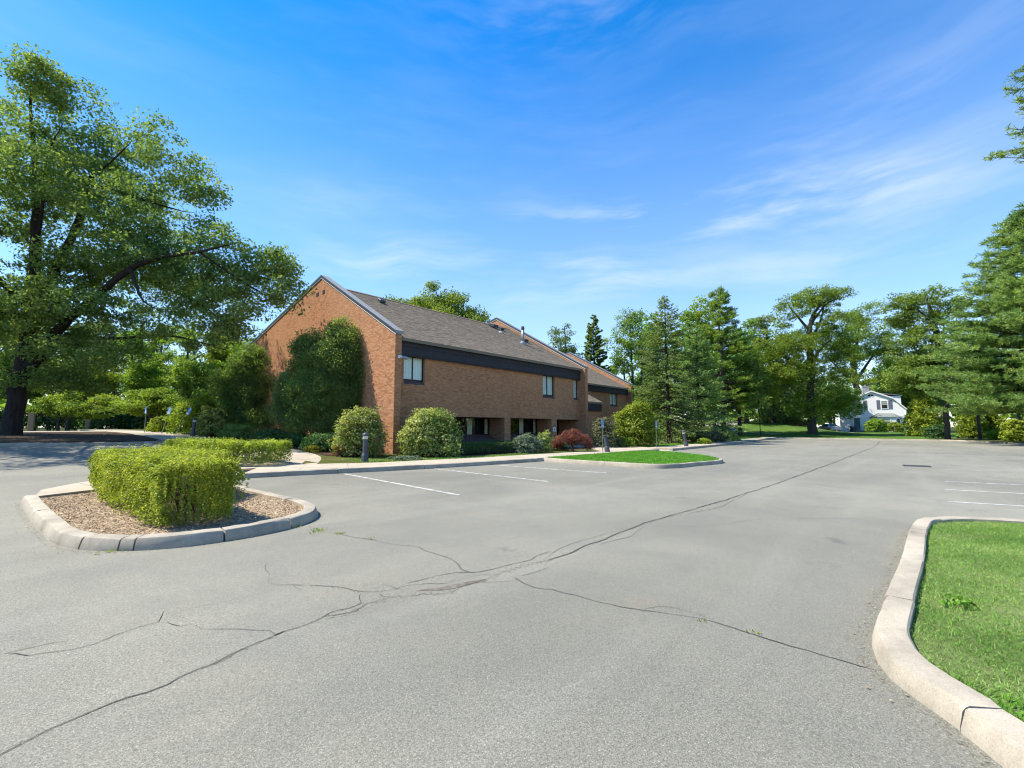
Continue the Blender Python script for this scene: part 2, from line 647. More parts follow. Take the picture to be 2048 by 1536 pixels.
# worn stall paint: broken by noise so the asphalt tone shows through
_t = NT("stall_paint")
M["line"] = _t.pbr(_t.mix(_t.mr(_t.noise(5, 5, 0.7), 0.40, 0.62), (0.56, 0.56, 0.52), (0.21, 0.207, 0.18)), 0.8)
_t = NT("faded_stall_paint")
M["line2"] = _t.pbr(_t.mix(_t.mr(_t.noise(4, 5, 0.7), 0.33, 0.56), (0.44, 0.44, 0.41), (0.195, 0.192, 0.168)), 0.8)

L = dict(
    oak=m_leaf("oak_leaf", (0.070, 0.120, 0.036), (0.153, 0.232, 0.068), (0.313, 0.388, 0.123), 0.50),
    decid=m_leaf("broad_leaf", (0.072, 0.132, 0.031), (0.161, 0.274, 0.053), (0.344, 0.460, 0.083), 0.56),
    bright=m_leaf("bright_leaf", (0.077, 0.146, 0.022), (0.165, 0.264, 0.035), (0.331, 0.390, 0.056), 0.56),
    grey=m_leaf("greygreen_leaf", (0.069, 0.117, 0.050), (0.146, 0.224, 0.099), (0.273, 0.351, 0.165), 0.55),
    spruce=m_leaf("spruce_needle", (0.068, 0.133, 0.059), (0.162, 0.264, 0.096), (0.373, 0.457, 0.130), 0.52),
    pine=m_leaf("pine_needle", (0.074, 0.152, 0.052), (0.186, 0.307, 0.089), (0.412, 0.504, 0.145), 0.50),
    yew=m_leaf("yew_needle", (0.073, 0.134, 0.051), (0.159, 0.262, 0.086), (0.348, 0.459, 0.130), 0.60, cl=0.9),
    arbor=m_leaf("arborvitae", (0.099, 0.159, 0.017), (0.214, 0.299, 0.026), (0.378, 0.439, 0.043), 0.35, cl=0.8),
    dogwood=m_leaf("variegated_leaf", (0.089, 0.166, 0.044), (0.252, 0.347, 0.095), (0.700, 0.700, 0.319), 0.45, cl=1.5),
    forsythia=m_leaf("yellowgreen_leaf", (0.090, 0.174, 0.016), (0.194, 0.297, 0.024), (0.359, 0.424, 0.047), 0.45, cl=1.0),
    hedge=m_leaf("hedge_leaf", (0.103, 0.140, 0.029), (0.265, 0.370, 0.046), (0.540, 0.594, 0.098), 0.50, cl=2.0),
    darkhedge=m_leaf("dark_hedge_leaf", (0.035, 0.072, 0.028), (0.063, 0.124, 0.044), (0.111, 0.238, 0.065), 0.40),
    bluegreen=m_leaf("bluegreen_leaf", (0.056, 0.095, 0.065), (0.126, 0.176, 0.130), (0.238, 0.297, 0.195), 0.30),
    maple=m_leaf("red_maple_leaf", (0.093, 0.031, 0.034), (0.221, 0.071, 0.068), (0.408, 0.162, 0.128), 0.40, cl=2.0),
    drab=m_leaf("grey_shrub_leaf", (0.060, 0.063, 0.039), (0.112, 0.117, 0.070), (0.195, 0.195, 0.112), 0.25),
    yellow=m_leaf("yellow_leaf", (0.14, 0.16, 0.015), (0.28, 0.27, 0.02), (0.45, 0.40, 0.04), 0.4),
    dry=m_leaf("dry_leaf", (0.13, 0.075, 0.035), (0.22, 0.13, 0.06), (0.32, 0.21, 0.10), 0.3),
    blade=m_leaf("grass_blade", (0.08, 0.19, 0.03), (0.19, 0.34, 0.065), (0.42, 0.51, 0.17), 0.40, cl=1.1),
    crab=m_leaf("crabgrass_blade", (0.07, 0.19, 0.02), (0.13, 0.31, 0.03), (0.23, 0.43, 0.06), 0.40, cl=2.5),
)

# ------------------------------------------------------------------ ground sheets


def inside(pts, poly):
    x, y = pts[:, 0], pts[:, 1]
    c = np.zeros(len(pts), bool)
    n = len(poly)
    for i in range(n):
        x0, y0 = poly[i]
        x1, y1 = poly[(i + 1) % n]
        k = (y0 > y) != (y1 > y)
        xi = (x1 - x0) * (y - y0) / (y1 - y0 + 1e-12) + x0
        c ^= k & (x < xi)
    return c


def catmull(pts, step=0.25, closed=False):
    P = [np.array(p, float) for p in pts]
    n = len(P)
    out = []
    for i in range(n if closed else n - 1):
        p0, p1, p2, p3 = (P[(i - 1) % n] if closed or i > 0 else P[0] * 2 - P[1], P[i], P[(i + 1) % n], P[(i + 2) % n] if closed or i + 2 < n else P[-1] * 2 - P[-2])
        d = np.linalg.norm(p2 - p1)
        k = max(1, int(d / step))
        # centripetal
        t0 = 0.0
        t1 = t0 + max(1e-6, np.linalg.norm(p1 - p0)) ** 0.5
        t2 = t1 + max(1e-6, np.linalg.norm(p2 - p1)) ** 0.5
        t3 = t2 + max(1e-6, np.linalg.norm(p3 - p2)) ** 0.5
        for j in range(k):
            t = t1 + (t2 - t1) * j / k
            a1 = (t1 - t) / (t1 - t0) * p0 + (t - t0) / (t1 - t0) * p1
            a2 = (t2 - t) / (t2 - t1) * p1 + (t - t1) / (t2 - t1) * p2
            a3 = (t3 - t) / (t3 - t2) * p2 + (t - t2) / (t3 - t2) * p3
            b1 = (t2 - t) / (t2 - t0) * a1 + (t - t0) / (t2 - t0) * a2
            b2 = (t3 - t) / (t3 - t1) * a2 + (t - t1) / (t3 - t1) * a3
            out.append((t2 - t) / (t2 - t1) * b1 + (t - t1) / (t2 - t1) * b2)
    if not closed:
        out.append(P[-1])
    return np.array(out)


def densify(poly, step):
    out = []
    n = len(poly)
    for i in range(n):
        a = np.array(poly[i], float)
        b = np.array(poly[(i + 1) % n], float)
        k = max(1, int(np.linalg.norm(b - a) / step))
        for j in range(k):
            out.append(a + (b - a) * j / k)
    return out


def sheet(name, poly, dz, mat, step=1.5, kind="structure", bumpy=0.0, parent=None):
    edge = densify(poly, step)
    A = np.array(poly, float)
    lo, hi = A.min(0), A.max(0)
    gx, gy = np.meshgrid(np.arange(lo[0] + step / 2, hi[0], step), np.arange(lo[1] + step / 2, hi[1], step))
    g = np.stack([gx.ravel(), gy.ravel()], 1)
    g = g[inside(g, poly)]
    # keep interior points away from the edge
    E = np.array(edge)
    if len(g):
        d2 = np.full(len(g), 1e9)
        for s in range(0, len(E), 200):
            d2 = np.minimum(d2, ((g[:, None, :] - E[None, s:s + 200, :]) ** 2).sum(2).min(1))
        g = g[d2 > (0.3 * step) ** 2]
    n = len(edge)
    pts = [Vector(p) for p in edge] + [Vector(p) for p in g]
    vo, _, fo, *_ = delaunay_2d_cdt(pts, [(i, (i + 1) % n) for i in range(n)], [], 1, 1e-5)
    co = np.array([(p.x, p.y) for p in vo])
    z = H(co[:, 0], co[:, 1]) + dz
    if bumpy:
        z = z + np.array([noise.noise((x * 0.9, y * 0.9, 3.1)) * bumpy for x, y in co])
    me = bpy.data.meshes.new(name)
    me.from_pydata([(x, y, q) for (x, y), q in zip(co, z)], [], [tuple(f) for f in fo])
    me.update()
    up = sum(p.normal.z for p in me.polygons)
    if up < 0:
        me.flip_normals()
    me.polygons.foreach_set("use_smooth", [True] * len(me.polygons))
    o = link(name, me, mat, parent)
    o["kind"] = kind
    return o


def axis(lo, hi, fine_lo, fine_hi, fine, coarse):
    a = list(np.arange(lo, fine_lo, coarse)) + list(np.arange(fine_lo, fine_hi, fine)) + list(np.arange(fine_hi, hi + coarse, coarse))
    return np.array(a)


gu = axis(-700, 1100, -60, 140, 2.0, 80)
gv = axis(-900, 900, -60, 90, 2.0, 80)
GU, GV = np.meshgrid(gu, gv, indexing='ij')
GZ = H(GU, GV) - 0.08
nu, nv = GU.shape
idx = np.arange(nu * nv).reshape(nu, nv)
gf = np.stack([idx[:-1, :-1], idx[1:, :-1], idx[1:, 1:], idx[:-1, 1:]], -1).reshape(-1, 4)
ground = link("ground", mesh_np("ground", np.stack([GU, GV, GZ], -1), gf, True), M["wood"], kind="structure")

LOT = [(-45, -40), (66.0, -40), (66.0, 12.8), (52, 12.0), (38, 11.5), (27.2, 11.6), (15.9, 12.4), (8, 14.2), (6, 15.5), (6, 27), (6.7, 28.3), (-45, 28.6)]
lot = sheet("parking_lot", LOT, 0.0, M["asphalt"], 1.6)

# ------------------------------------------------------------------ kerbs


def kerb(name, label, path, width=0.16, hgt=0.15, left=True, seg=2.6, closed=False, base=-0.05, wob=0.004, cut_at=None, gap=0.007, cat="kerb", mat="kerb", chip=0.0, slope=0.025):
    """a run of kerb stones along the outer foot line; body on the left (or right) of the path"""
    P = catmull(path, 0.16, closed)
    if closed:
        P = np.vstack([P, P[:1]])
    T = np.gradient(P, axis=0)
    T /= np.linalg.norm(T, axis=1)[:, None]
    N = np.stack([-T[:, 1], T[:, 0]], 1) * (1 if left else -1)
    s = np.concatenate([[0], np.cumsum(np.linalg.norm(np.diff(P, axis=0), axis=1))])
    total = s[-1]
    prof = [(0.0, base), (0.0, 0.02), (slope * 0.75, hgt * 0.80), (slope * 1.05, hgt * 0.94), (slope * 1.6, hgt), (width - 0.012, hgt + 0.002), (width, hgt - 0.012), (width, base)]
    root = thing(name, label, cat)
    k = max(1, round(total / seg))
    cuts = np.linspace(0, total, k + 1)
    if len(cuts) > 2:
        cuts[1:-1] += rng.uniform(-0.25, 0.25, k - 1)
    if cut_at:
        cuts = [0.0] + sorted(float(s[np.argmin(((P - np.array(c)) ** 2).sum(1))]) for c in cut_at) + [total]
    for a, b in zip(cuts[:-1], cuts[1:]):
        a2, b2 = a + gap, b - gap
        q = np.concatenate([[a2], s[(s > a2 + 0.03) & (s < b2 - 0.03)], [b2]])
        px, py = np.interp(q, s, P[:, 0]), np.interp(q, s, P[:, 1])
        nx, ny = np.interp(q, s, N[:, 0]), np.interp(q, s, N[:, 1])
        dzs = rng.uniform(-0.006, 0.006)
        dout = rng.uniform(-0.006, 0.006)
        V = []
        for i in range(len(q)):
            hh = float(H(px[i], py[i]))
            e = 1.0
            for (o, z) in prof:
                j = (rng.uniform(-wob, wob) * (0.3 if o > width * 0.8 else 1) if z > 0.03 else 0)
                rz = z + dzs if z > 0.03 else z
                # rounded, slightly chipped stone ends
                end = (i == 0 or i == len(q) - 1) and z > hgt * 0.85
                rz -= 0.007 if end else 0
                if chip and z > hgt * 0.6 and rng.random() < chip:
                    rz -= rng.uniform(0.005, 0.02)
                V.append((px[i] + nx[i] * (o + j + dout), py[i] + ny[i] * (o + j + dout), hh + rz + j))
        m = len(prof)
        F = []
        for i in range(len(q) - 1):
            for c in range(m - 1):
                f = (i * m + c, (i + 1) * m + c, (i + 1) * m + c + 1, i * m + c + 1)
                F.append(f if not left else f)
        e0 = tuple(range(m))
        e1 = tuple((len(q) - 1) * m + c for c in range(m))
        me = bpy.data.meshes.new("kerb_stone")
        me.from_pydata(V, [], F + [e0, e1])
        bm = bmesh.new()
        bm.from_mesh(me)
        bmesh.ops.recalc_face_normals(bm, faces=bm.faces)
        bm.to_mesh(me)
        bm.free()
        me.polygons.foreach_set("use_smooth", [True] * len(me.polygons))
        me.set_sharp_from_angle(angle=0.55)
        link("kerb_stone", me, M[mat], root)
    return root


def slabs(name, front, back, dz, k, mat="walk", thick=0.12, gap=0.006, part="paving_slab"):
    """a paved walk: slabs cut across between two edge lines"""
    A, B = catmull(front, 0.4), catmull(back, 0.4)

    def par(C):
        s = np.concatenate([[0], np.cumsum(np.linalg.norm(np.diff(C, axis=0), axis=1))])
        return s / s[-1]
    sa, sb = par(A), par(B)
    root = bpy.data.objects.new(name, None)
    COL.objects.link(root)
    root["kind"] = "structure"
    for i in range(k):
        t0, t1 = (i) / k, (i + 1) / k
        g = gap / (np.linalg.norm(A[-1] - A[0]) / k) / k
        ts = np.linspace(t0 + g, t1 - g, 4)
        V = []
        lift = rng.uniform(-0.003, 0.003)
        for t in ts:
            a = (np.interp(t, sa, A[:, 0]), np.interp(t, sa, A[:, 1]))
            b = (np.interp(t, sb, B[:, 0]), np.interp(t, sb, B[:, 1]))
            for q in (0, 1):
                p = a if q == 0 else b
                zt = float(H(*p)) + dz + lift
                V += [(p[0], p[1], zt), (p[0], p[1], zt - thick)]
        F = []
        for j in range(3):
            o = j * 4
            F += [(o, o + 4, o + 6, o + 2), (o + 1, o + 5, o + 4, o), (o + 2, o + 6, o + 7, o + 3)]
        F += [(0, 2, 3, 1), (12, 13, 15, 14)]
        me = bpy.data.meshes.new(part)
        me.from_pydata(V, [], F)
        bm = bmesh.new()
        bm.from_mesh(me)
        bmesh.ops.recalc_face_normals(bm, faces=bm.faces)
        bm.to_mesh(me)
        bm.free()
        link(part, me, M[mat], root)
    return root


# walk along the building
WF = [(4.9, 14.6), (6.9, 14.02), (8.7, 13.45), (10.55, 12.93), (13, 12.45), (15.9, 12.05), (20, 11.85), (23.6, 11.75), (26.6, 11.45)]
WB = [(6.2, 16.9), (7.94, 16.2), (9.4, 15.3), (11.2, 14.9), (13.1, 14.4), (16, 14.05), (19, 13.75), (22.5, 13.05), (26.6, 13.0)]
WF2 = [(27.75, 11.1), (33, 11.1), (38.3, 11.15), (45, 11.5), (52, 11.9), (65.2, 12.6)]
WB2 = [(27.75, 12.95), (33, 12.75), (38.3, 12.75), (45, 13.1), (52, 13.5), (65.2, 14.2)]


def inset(path, d):
    P = np.array(path, float)
    T = np.gradient(P, axis=0)
    T /= np.linalg.norm(T, axis=1)[:, None]
    return (P + np.stack([-T[:, 1], T[:, 0]], 1) * d).tolist()


kerb("walk_kerb", "long shaded concrete kerb below the front walk, nearer stretch left of the dropped ramp", WF, 0.17, 0.15)
kerb("walk_kerb", "pale concrete kerb of the front walk beyond the dropped ramp, under the spruces", WF2, 0.17, 0.15, seg=3.2)
slabs("sidewalk", inset(WF, 0.175), WB, 0.150, 15)
slabs("sidewalk", inset(WF2, 0.175), WB2, 0.150, 18)
rb = MB()
rb.add([(26.62, 11.3, 0.012), (27.73, 11.05, 0.012), (27.73, 12.95, 0.15), (26.62, 13.0, 0.15), (26.62, 13.0, -0.03), (27.73, 12.95, -0.03), (27.73, 11.05, -0.03), (26.62, 11.3, -0.03)],
       [(0, 1, 2, 3), (0, 3, 4, 7), (1, 6, 5, 2), (3, 2, 5, 4), (0, 7, 6, 1)])
rb.build("ramp", M["walk"], kind="structure")
slabs("entrance_walk", [(22.6, 13.1), (24.0, 14.6), (25.4, 16.6), (26.3, 18.75)], [(28.4, 12.98), (29.1, 14.4), (29.3, 16.6), (29.3, 18.75)], 0.146, 5)
# walk beside the gable end
slabs("side_walk", [(5.15, 16.35), (6.05, 20), (5.92, 23.7), (5.8, 28.4), (5.5, 35.4), (5.2, 43.3), (5.0, 56)], [(7.9, 16.45), (9.1, 18.6), (9.3, 21.4), (8.75, 24.3), (8.35, 28), (8.2, 36.3), (7.6, 56)], 0.140, 22)
slabs("crossing_walk", [(0.62, 12.95), (1.78, 13.5), (3.9, 14.1), (4.85, 14.62)], [(0.78, 14.2), (1.88, 15.72), (3.9, 16.1), (5.1, 16.3)], 0.142, 4)
slabs("far_path", [(-34, 41.0), (-15, 41.2), (5.2, 41.5)], [(-34, 43.6), (-15, 43.8), (5.2, 44)], 0.150, 22)

# near left planting island
ISL = [(0.46, 13.3), (0.48, 11.6), (0.55, 9.6), (0.66, 8.15), (0.98, 7.42), (1.5, 6.98), (2.1, 6.84), (2.85, 6.92), (3.45, 7.25), (3.8, 7.8), (3.93, 8.5), (3.93, 10), (3.9, 12), (3.92, 14.0)]
kerb("island_kerb", "weathered concrete kerb with cracked joints round the mulched island at left", ISL, 0.22, 0.15, True, seg=2.1, wob=0.006, chip=0.05, slope=0.042, gap=0.011, cut_at=[(0.51, 10.75), (0.75, 7.74), (1.05, 7.33), (1.27, 7.12), (2.09, 6.84), (3.1, 7.0), (3.93, 8.9), (3.9, 11.2)])
isl_in = inset(catmull(ISL, 0.3), 0.21)
sheet("mulch_bed", isl_in + [(3.6, 14.05), (1.8, 13.5), (0.75, 12.95)], 0.098, M["mulch"], 0.35, bumpy=0.02)
# strip under the second hedge
sheet("planting_strip", [(5.1, 16.3), (6.15, 16.2), (6.1, 20), (5.95, 23.7), (5.85, 27.6), (4.9, 27.6), (4.8, 20)], 0.11, M["mulch"], 0.8)
kerb("strip_kerb", "low kerb along the asphalt beside the further hedge", [(4.8, 27.6), (4.75, 20), (5.0, 16.4)], 0.12, 0.14, True, seg=3)
# big bed under the building and its shrubs
sheet("planting_bed", [(7.4, 16.6), (9.3, 15.1), (13.1, 14.3), (19, 13.85), (22.5, 13.1), (24.0, 14.7), (25.4, 16.7), (26.3, 18.9), (29.3, 18.9), (29.3, 14.5), (28.4, 13.0), (38.3, 12.85), (52, 13.6), (65.5, 14.3), (66, 60), (7.2, 60), (7.8, 36.3), (7.9, 28), (8.3, 24.3), (8.8, 21.4), (8.6, 18.6)], 0.125, M["bedgrass"], 1.3)
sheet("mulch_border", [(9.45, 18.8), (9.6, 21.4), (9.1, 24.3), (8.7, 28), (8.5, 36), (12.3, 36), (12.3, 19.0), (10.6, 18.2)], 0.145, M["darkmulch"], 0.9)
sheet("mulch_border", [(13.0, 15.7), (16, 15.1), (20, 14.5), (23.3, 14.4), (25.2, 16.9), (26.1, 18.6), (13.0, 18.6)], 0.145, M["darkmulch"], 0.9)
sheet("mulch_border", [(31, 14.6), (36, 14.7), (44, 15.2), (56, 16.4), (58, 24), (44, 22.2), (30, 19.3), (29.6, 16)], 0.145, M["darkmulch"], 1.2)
# oak island
kerb("oak_kerb", "low shaded kerb in front of the mulched ground under the big oak", [(-44, 28.2), (-20, 28.3), (0.25, 28.4), (2.4, 27.6), (4.9, 27.75), (5.7, 28.0)], 0.16, 0.15, True, seg=3)
sheet("oak_bed", [(-44, 28.45), (-20, 28.5), (0.3, 28.6), (2.5, 27.85), (5.6, 28.2), (5.6, 35.4), (5.25, 40.9), (-44, 40.9)], 0.145, M["darkmulch"], 1.3, bumpy=0.05)
# grass island in front of the walk
GI = [(15.85, 12.1), (15.62, 10.8), (15.6, 8.6), (15.7, 7.0), (16.3, 6.45), (17.6, 6.2), (19.4, 5.85), (20.2, 5.95), (21.2, 6.55), (22.4, 7.4), (23.5, 8.7), (24.4, 10.2), (24.3, 11.2), (23.6, 11.7)]
kerb("grass_island_kerb", "concrete kerb round the little green lawn island in the car park", GI, 0.15, 0.15, True, seg=3.0)
gi_in = inset(catmull(GI, 0.4), 0.15)
sheet("lawn_island", gi_in[::-1], 0.14, M["lawn"], 0.5)
# near right lawn
NL = [(-2.0, -3.4), (0.4, -1.9), (1.9, -0.85), (2.7, -0.42), (3.3, -0.06), (3.62, 0.18), (4.05, 0.29), (4.8, 0.27), (6.6, 0.17), (8.6, 0.09), (9.35, -0.02), (9.85, -0.36), (10.2, -1.0), (10.5, -2.2), (11.2, -5.2), (13, -12)]
kerb("lawn_kerb", "pale sunlit rounded concrete kerb curving round the near lawn at right", NL, 0.205, 0.13, False, seg=1.55, wob=0.006, slope=0.03, chip=0.06, gap=0.005)
nl_in = inset(catmull(NL, 0.3), -0.2)
NEAR_LAWN = nl_in + [(13, -30), (-12, -30), (-6, -6)]
sheet("near_lawn", NEAR_LAWN, 0.075, M["lawn2"], 0.5, bumpy=0.012)
# far kerb and lawns beyond
kerb("far_kerb", "thin pale kerb closing the far end of the car park", [(65.9, 12.7), (65.8, 6), (65.7, -1), (65.2, -3.5), (60, -5.4), (52, -8.2), (44, -11.2), (30, -16)], 0.2, 0.13, True, seg=4.5)
sheet("far_lawn", [(66.05, 14.3), (66.05, -1), (68, -1), (76, -4), (100, -6), (118, 4), (118, 60), (66.2, 60)], 0.10, M["lawn"], 2.0)
sheet("verge", [(66.0, -1.2), (65.4, -3.7), (60.1, -5.6), (52.1, -8.4), (44.1, -11.4), (30, -16.3), (30, -22), (70, -22), (76, -4.2), (68, -1.2)], 0.10, M["bedgrass"], 2.0)

# driveway and drive edge beyond the far lawn
dr = [at(1425, 66), at(1470, 72), at(1500, 84), at(1535, 98)]
dr2 = [at(1490, 63), at(1530, 66), at(1505, 73), at(1520, 84)]
sheet("driveway", [(p.x, p.y) for p in (at(1400, 70), at(1462, 69), at(1476, 66), at(1465, 71), at(1472, 76), at(1490, 83), at(1505, 90), at(1440, 92), at(1400, 86))], 0.13, M["asphalt"], 1.5)
dk = [at(1558, 65.5), at(1500, 67), at(1468, 70), at(1464, 74), at(1476, 79), at(1492, 85)]
kerb("driveway_kerb", "pale curved kerb between the driveway and the sunny lawn mound", [(p.x, p.y) for p in dk], 0.18, 0.17, False, seg=4)
sheet("driveway", [(p.x, p.y) for p in (at(1625, 72), at(1700, 72), at(1712, 78), at(1712, 92), at(1640, 92))], 0.125, M["asphalt"], 1.5)

# ------------------------------------------------------------------ painted lines, cracks, drain


def ribbon(name, pts, widths, dz, mat, parent=None, step=0.6):
    P = np.array(pts, float)
    T = np.gradient(P, axis=0)
    T /= np.linalg.norm(T, axis=1)[:, None] + 1e-9
    N = np.stack([-T[:, 1], T[:, 0]], 1)
    w = np.asarray(widths, float)[:, None] / 2
    A, B = P + N * w, P - N * w
    V = []
    for a, b in zip(A, B):
        V += [(a[0], a[1], float(H(*a)) + dz), (b[0], b[1], float(H(*b)) + dz)]
    F = [(2 * i, 2 * i + 1, 2 * i + 3, 2 * i + 2) for i in range(len(P) - 1)]
    return link(name, mesh_np(name, V, F), M[mat], parent)


def stall(a, b, mat="line", w=0.1):
    P = np.linspace(a, b, 12)
    ribbon("stall_line", P, np.full(12, w), 0.004, mat, lot)


for a, b in (((7.46, 13.6), (6.85, 7.56)), ((10.49, 12.85), (10.11, 7.56)), ((13.01, 12.2), (13.2, 7.48))):
    stall(a, b)
for u, v0, mt in ((12.75, -0.49, "line"), (15.1, -0.54, "line"), (17.3, -0.62, "line"), (19.55, -0.68, "line2"), (22.03, -0.78, "line2"), (24.6, -0.86, "line2"), (27.4, -0.93, "line2"), (30.3, -1.05, "line2"), (33.2, -1.1, "line2"), (36.2, -1.2, "line2"), (39.3, -1.3, "line2"), (42.6, -1.45, "line2"), (46, -1.5, "line2")):
    stall((u, v0), (u + 1.0, v0 - 5.6), mt)
for u in (26.5, 29.2, 32, 34.8, 37.6):
    stall((u, 10.9), (u + 0.2, 6.0), "line2")


def crack(pts, w=0.014, jit=0.03, seed=0, dz=0.004):
    P = catmull(pts, 0.06)
    r = np.random.default_rng(seed)
    k = len(P)
    n1 = np.convolve(r.normal(0, 1, k + 12), np.ones(7) / 7, 'same')[6:6 + k]
    n2 = np.convolve(r.normal(0, 1, k + 12), np.ones(7) / 7, 'same')[6:6 + k]
    P = P + np.stack([n1, n2], 1) * jit
    ww = 0.82 * w * np.clip(0.85 + 0.4 * np.convolve(r.normal(0, 1, k + 12), np.ones(5) / 5, 'same')[6:6 + k] * 1.6, 0.3, 2.0)
    ww[0] = ww[-1] = 0.001
    ribbon("crack", P, ww, dz, "crack", lot)


CR = {
    'a_loop' : [(2.37, 5.57), (2.18, 5.43), (2.07, 5.37), (2.0, 5.18), (1.98, 5.02), (1.89, 4.83), (1.86, 4.66), (1.96, 4.54), (2.08, 4.38)] ,
    'a_tail' : [(1.98, 4.5), (1.97, 4.36), (1.98, 4.29)] ,
    'top_str' : [(2.08, 4.38), (2.19, 4.18), (2.25, 4.04), (2.27, 3.91), (2.32, 3.81), (2.42, 3.72), (2.54, 3.68), (2.68, 3.67), (2.81, 3.61), (2.98, 3.42)] ,
    'mid1' : [(2.32, 4.11), (2.41, 4.0), (2.52, 3.91), (2.57, 3.79), (2.58, 3.66), (2.62, 3.56)] ,
    'main_a' : [(0.96, 3.42), (1.12, 3.43), (1.18, 3.48), (1.3, 3.48), (1.44, 3.54), (1.52, 3.55), (1.61, 3.53), (1.78, 3.57), (1.91, 3.62), (2.06, 3.59), (2.18, 3.61), (2.23, 3.72), (2.3, 3.82)] ,
    'main_b' : [(1.81, 3.57), (1.94, 3.51), (2.03, 3.48), (2.19, 3.56), (2.29, 3.52), (2.4, 3.55), (2.51, 3.45), (2.64, 3.4), (2.75, 3.28), (2.85, 3.23), (3.02, 3.28), (3.22, 3.23), (3.36, 3.22), (3.52, 3.24), (3.71, 3.23), (3.9, 3.23), (4.25, 3.15)] ,
    'br1' : [(2.39, 3.7), (2.37, 3.62), (2.4, 3.55)] ,
    'up1' : [(2.72, 3.73), (2.87, 3.69), (3.07, 3.67), (3.25, 3.61), (3.4, 3.46), (3.6, 3.4), (3.83, 3.37), (4.12, 3.32), (4.26, 3.37), (4.52, 3.35)] ,
    'up2' : [(2.98, 3.43), (3.16, 3.41), (3.36, 3.37), (3.5, 3.26)] ,
    'crack2' : [(3.22, 6.29), (3.32, 6.07), (3.35, 5.8), (3.41, 5.48), (3.45, 5.1), (3.61, 4.7), (3.55, 4.5), (3.55, 4.18), (3.53, 3.99), (3.45, 3.8), (3.35, 3.62), (3.35, 3.46)] ,
    'crack3' : [(3.53, 3.1), (3.46, 2.91), (3.43, 2.74), (3.49, 2.59)] ,
    'low' : [(3.1, 3.29), (3.25, 3.16), (3.41, 3.0), (3.46, 2.97)] ,
    'r2' : [(3.59, 3.04), (3.77, 2.99), (4.03, 2.99)] ,
    'left1' : [(0.14, 4.61), (0.2, 4.54), (0.25, 4.44), (0.33, 4.41), (0.46, 4.34), (0.57, 4.33), (0.69, 4.41), (0.75, 4.43), (0.84, 4.45), (0.95, 4.45), (0.99, 4.56), (1.03, 4.67)] ,
    'left2' : [(0.98, 4.41), (1.03, 4.24), (1.11, 4.19), (1.13, 4.07), (1.3, 3.87), (1.39, 3.72), (1.45, 3.64), (1.45, 3.54), (1.51, 3.54)] ,
    'left3' : [(0.14, 4.62), (0.23, 4.61), (0.33, 4.6), (0.45, 4.54)] ,
    'left4' : [(0.98, 4.5), (1.14, 4.57), (1.43, 4.51)] ,
    'left0' : [(0.13, 3.24), (0.23, 3.28), (0.29, 3.31), (0.38, 3.33), (0.47, 3.35), (0.59, 3.36), (0.68, 3.34), (0.78, 3.35), (0.84, 3.39), (0.93, 3.41), (1.02, 3.41), (1.14, 3.47), (1.29, 3.5), (1.44, 3.53)] ,
}
CRW = dict(a_loop=0.006, a_tail=0.005, top_str=0.008, mid1=0.005, main_a=0.006, main_b=0.009, br1=0.006, up1=0.009, up2=0.006, crack2=0.008, crack3=0.009, low=0.006, r2=0.007, left1=0.007, left2=0.007, left3=0.005, left4=0.004, left0=0.008)
CR['left0'] = [(-0.9, 2.95), (-0.4, 3.05)] + CR['left0'] + CR['main_a'][4:]
CR['main_a'] = CR['main_a'][:4]
for i, (k, p) in enumerate(CR.items()):
    crack(p, CRW[k], 0.022, 20 + i)
crack([(1.43, 3.53), (1.46, 3.54), (1.52, 3.55)], 0.02, 0.01, 61)
FAR = [(4.2, 3.16), (5.11, 3.15), (6.63, 3.2), (8.6, 3.05), (11.49, 2.84), (15.5, 2.7), (20.1, 2.55), (30, 2.35), (43.9, 2.1), (60, 2.4)]
crack(FAR[:4], 0.024, 0.04, 2)
crack(FAR[3:6], 0.030, 0.06, 3)
crack(FAR[5:], 0.045, 0.045, 33)
crack([(3.49, 2.6), (3.55, 2.05), (3.64, 1.69), (3.78, 1.3), (3.75, 0.97), (3.7, 0.28)], 0.009, 0.04, 5)
crack([(3.62, 1.75), (3.8, 1.62), (3.84, 1.4), (3.78, 1.25)], 0.006, 0.03, 6)
crack([(4.2, 3.2), (4.9, 3.36), (5.6, 3.32), (6.2, 3.26)], 0.008, 0.04, 7)
crack([(5.2, 3.1), (5.9, 2.98), (6.6, 3.1)], 0.008, 0.04, 8)
crack([(8.0, 3.0), (9.0, 2.75), (10.2, 2.8), (11.3, 2.86)], 0.01, 0.05, 9)
crack([(6.5, 3.2), (7.2, 2.4), (8.3, 1.9), (9.6, 0.6)], 0.007, 0.05, 10)
crack([(0.9, 12.2), (0.2, 12.0), (-0.6, 12.3), (-2, 12.2)], 0.01, 0.05, 11)
_g = NT("loose_grit")
_d = _g.node("ShaderNodeBsdfDiffuse")
_g.set(_d.inputs[0], _g.mix(_g.mr(_g.noise(60, 3, 0.7), 0.35, 0.65), (0.12, 0.105, 0.08), (0.25, 0.215, 0.16)))
_tr = _g.node("ShaderNodeBsdfTransparent")
_mx = _g.node("ShaderNodeMixShader")
_g.l.new(_g.mr(_g.noise(26, 5, 0.75), 0.54, 0.66), _mx.inputs[0])
_g.l.new(_tr.outputs[0], _mx.inputs[1])
_g.l.new(_d.outputs[0], _mx.inputs[2])
_g.l.new(_mx.outputs[0], _g.out.inputs[0])
M["loose"] = _g.m
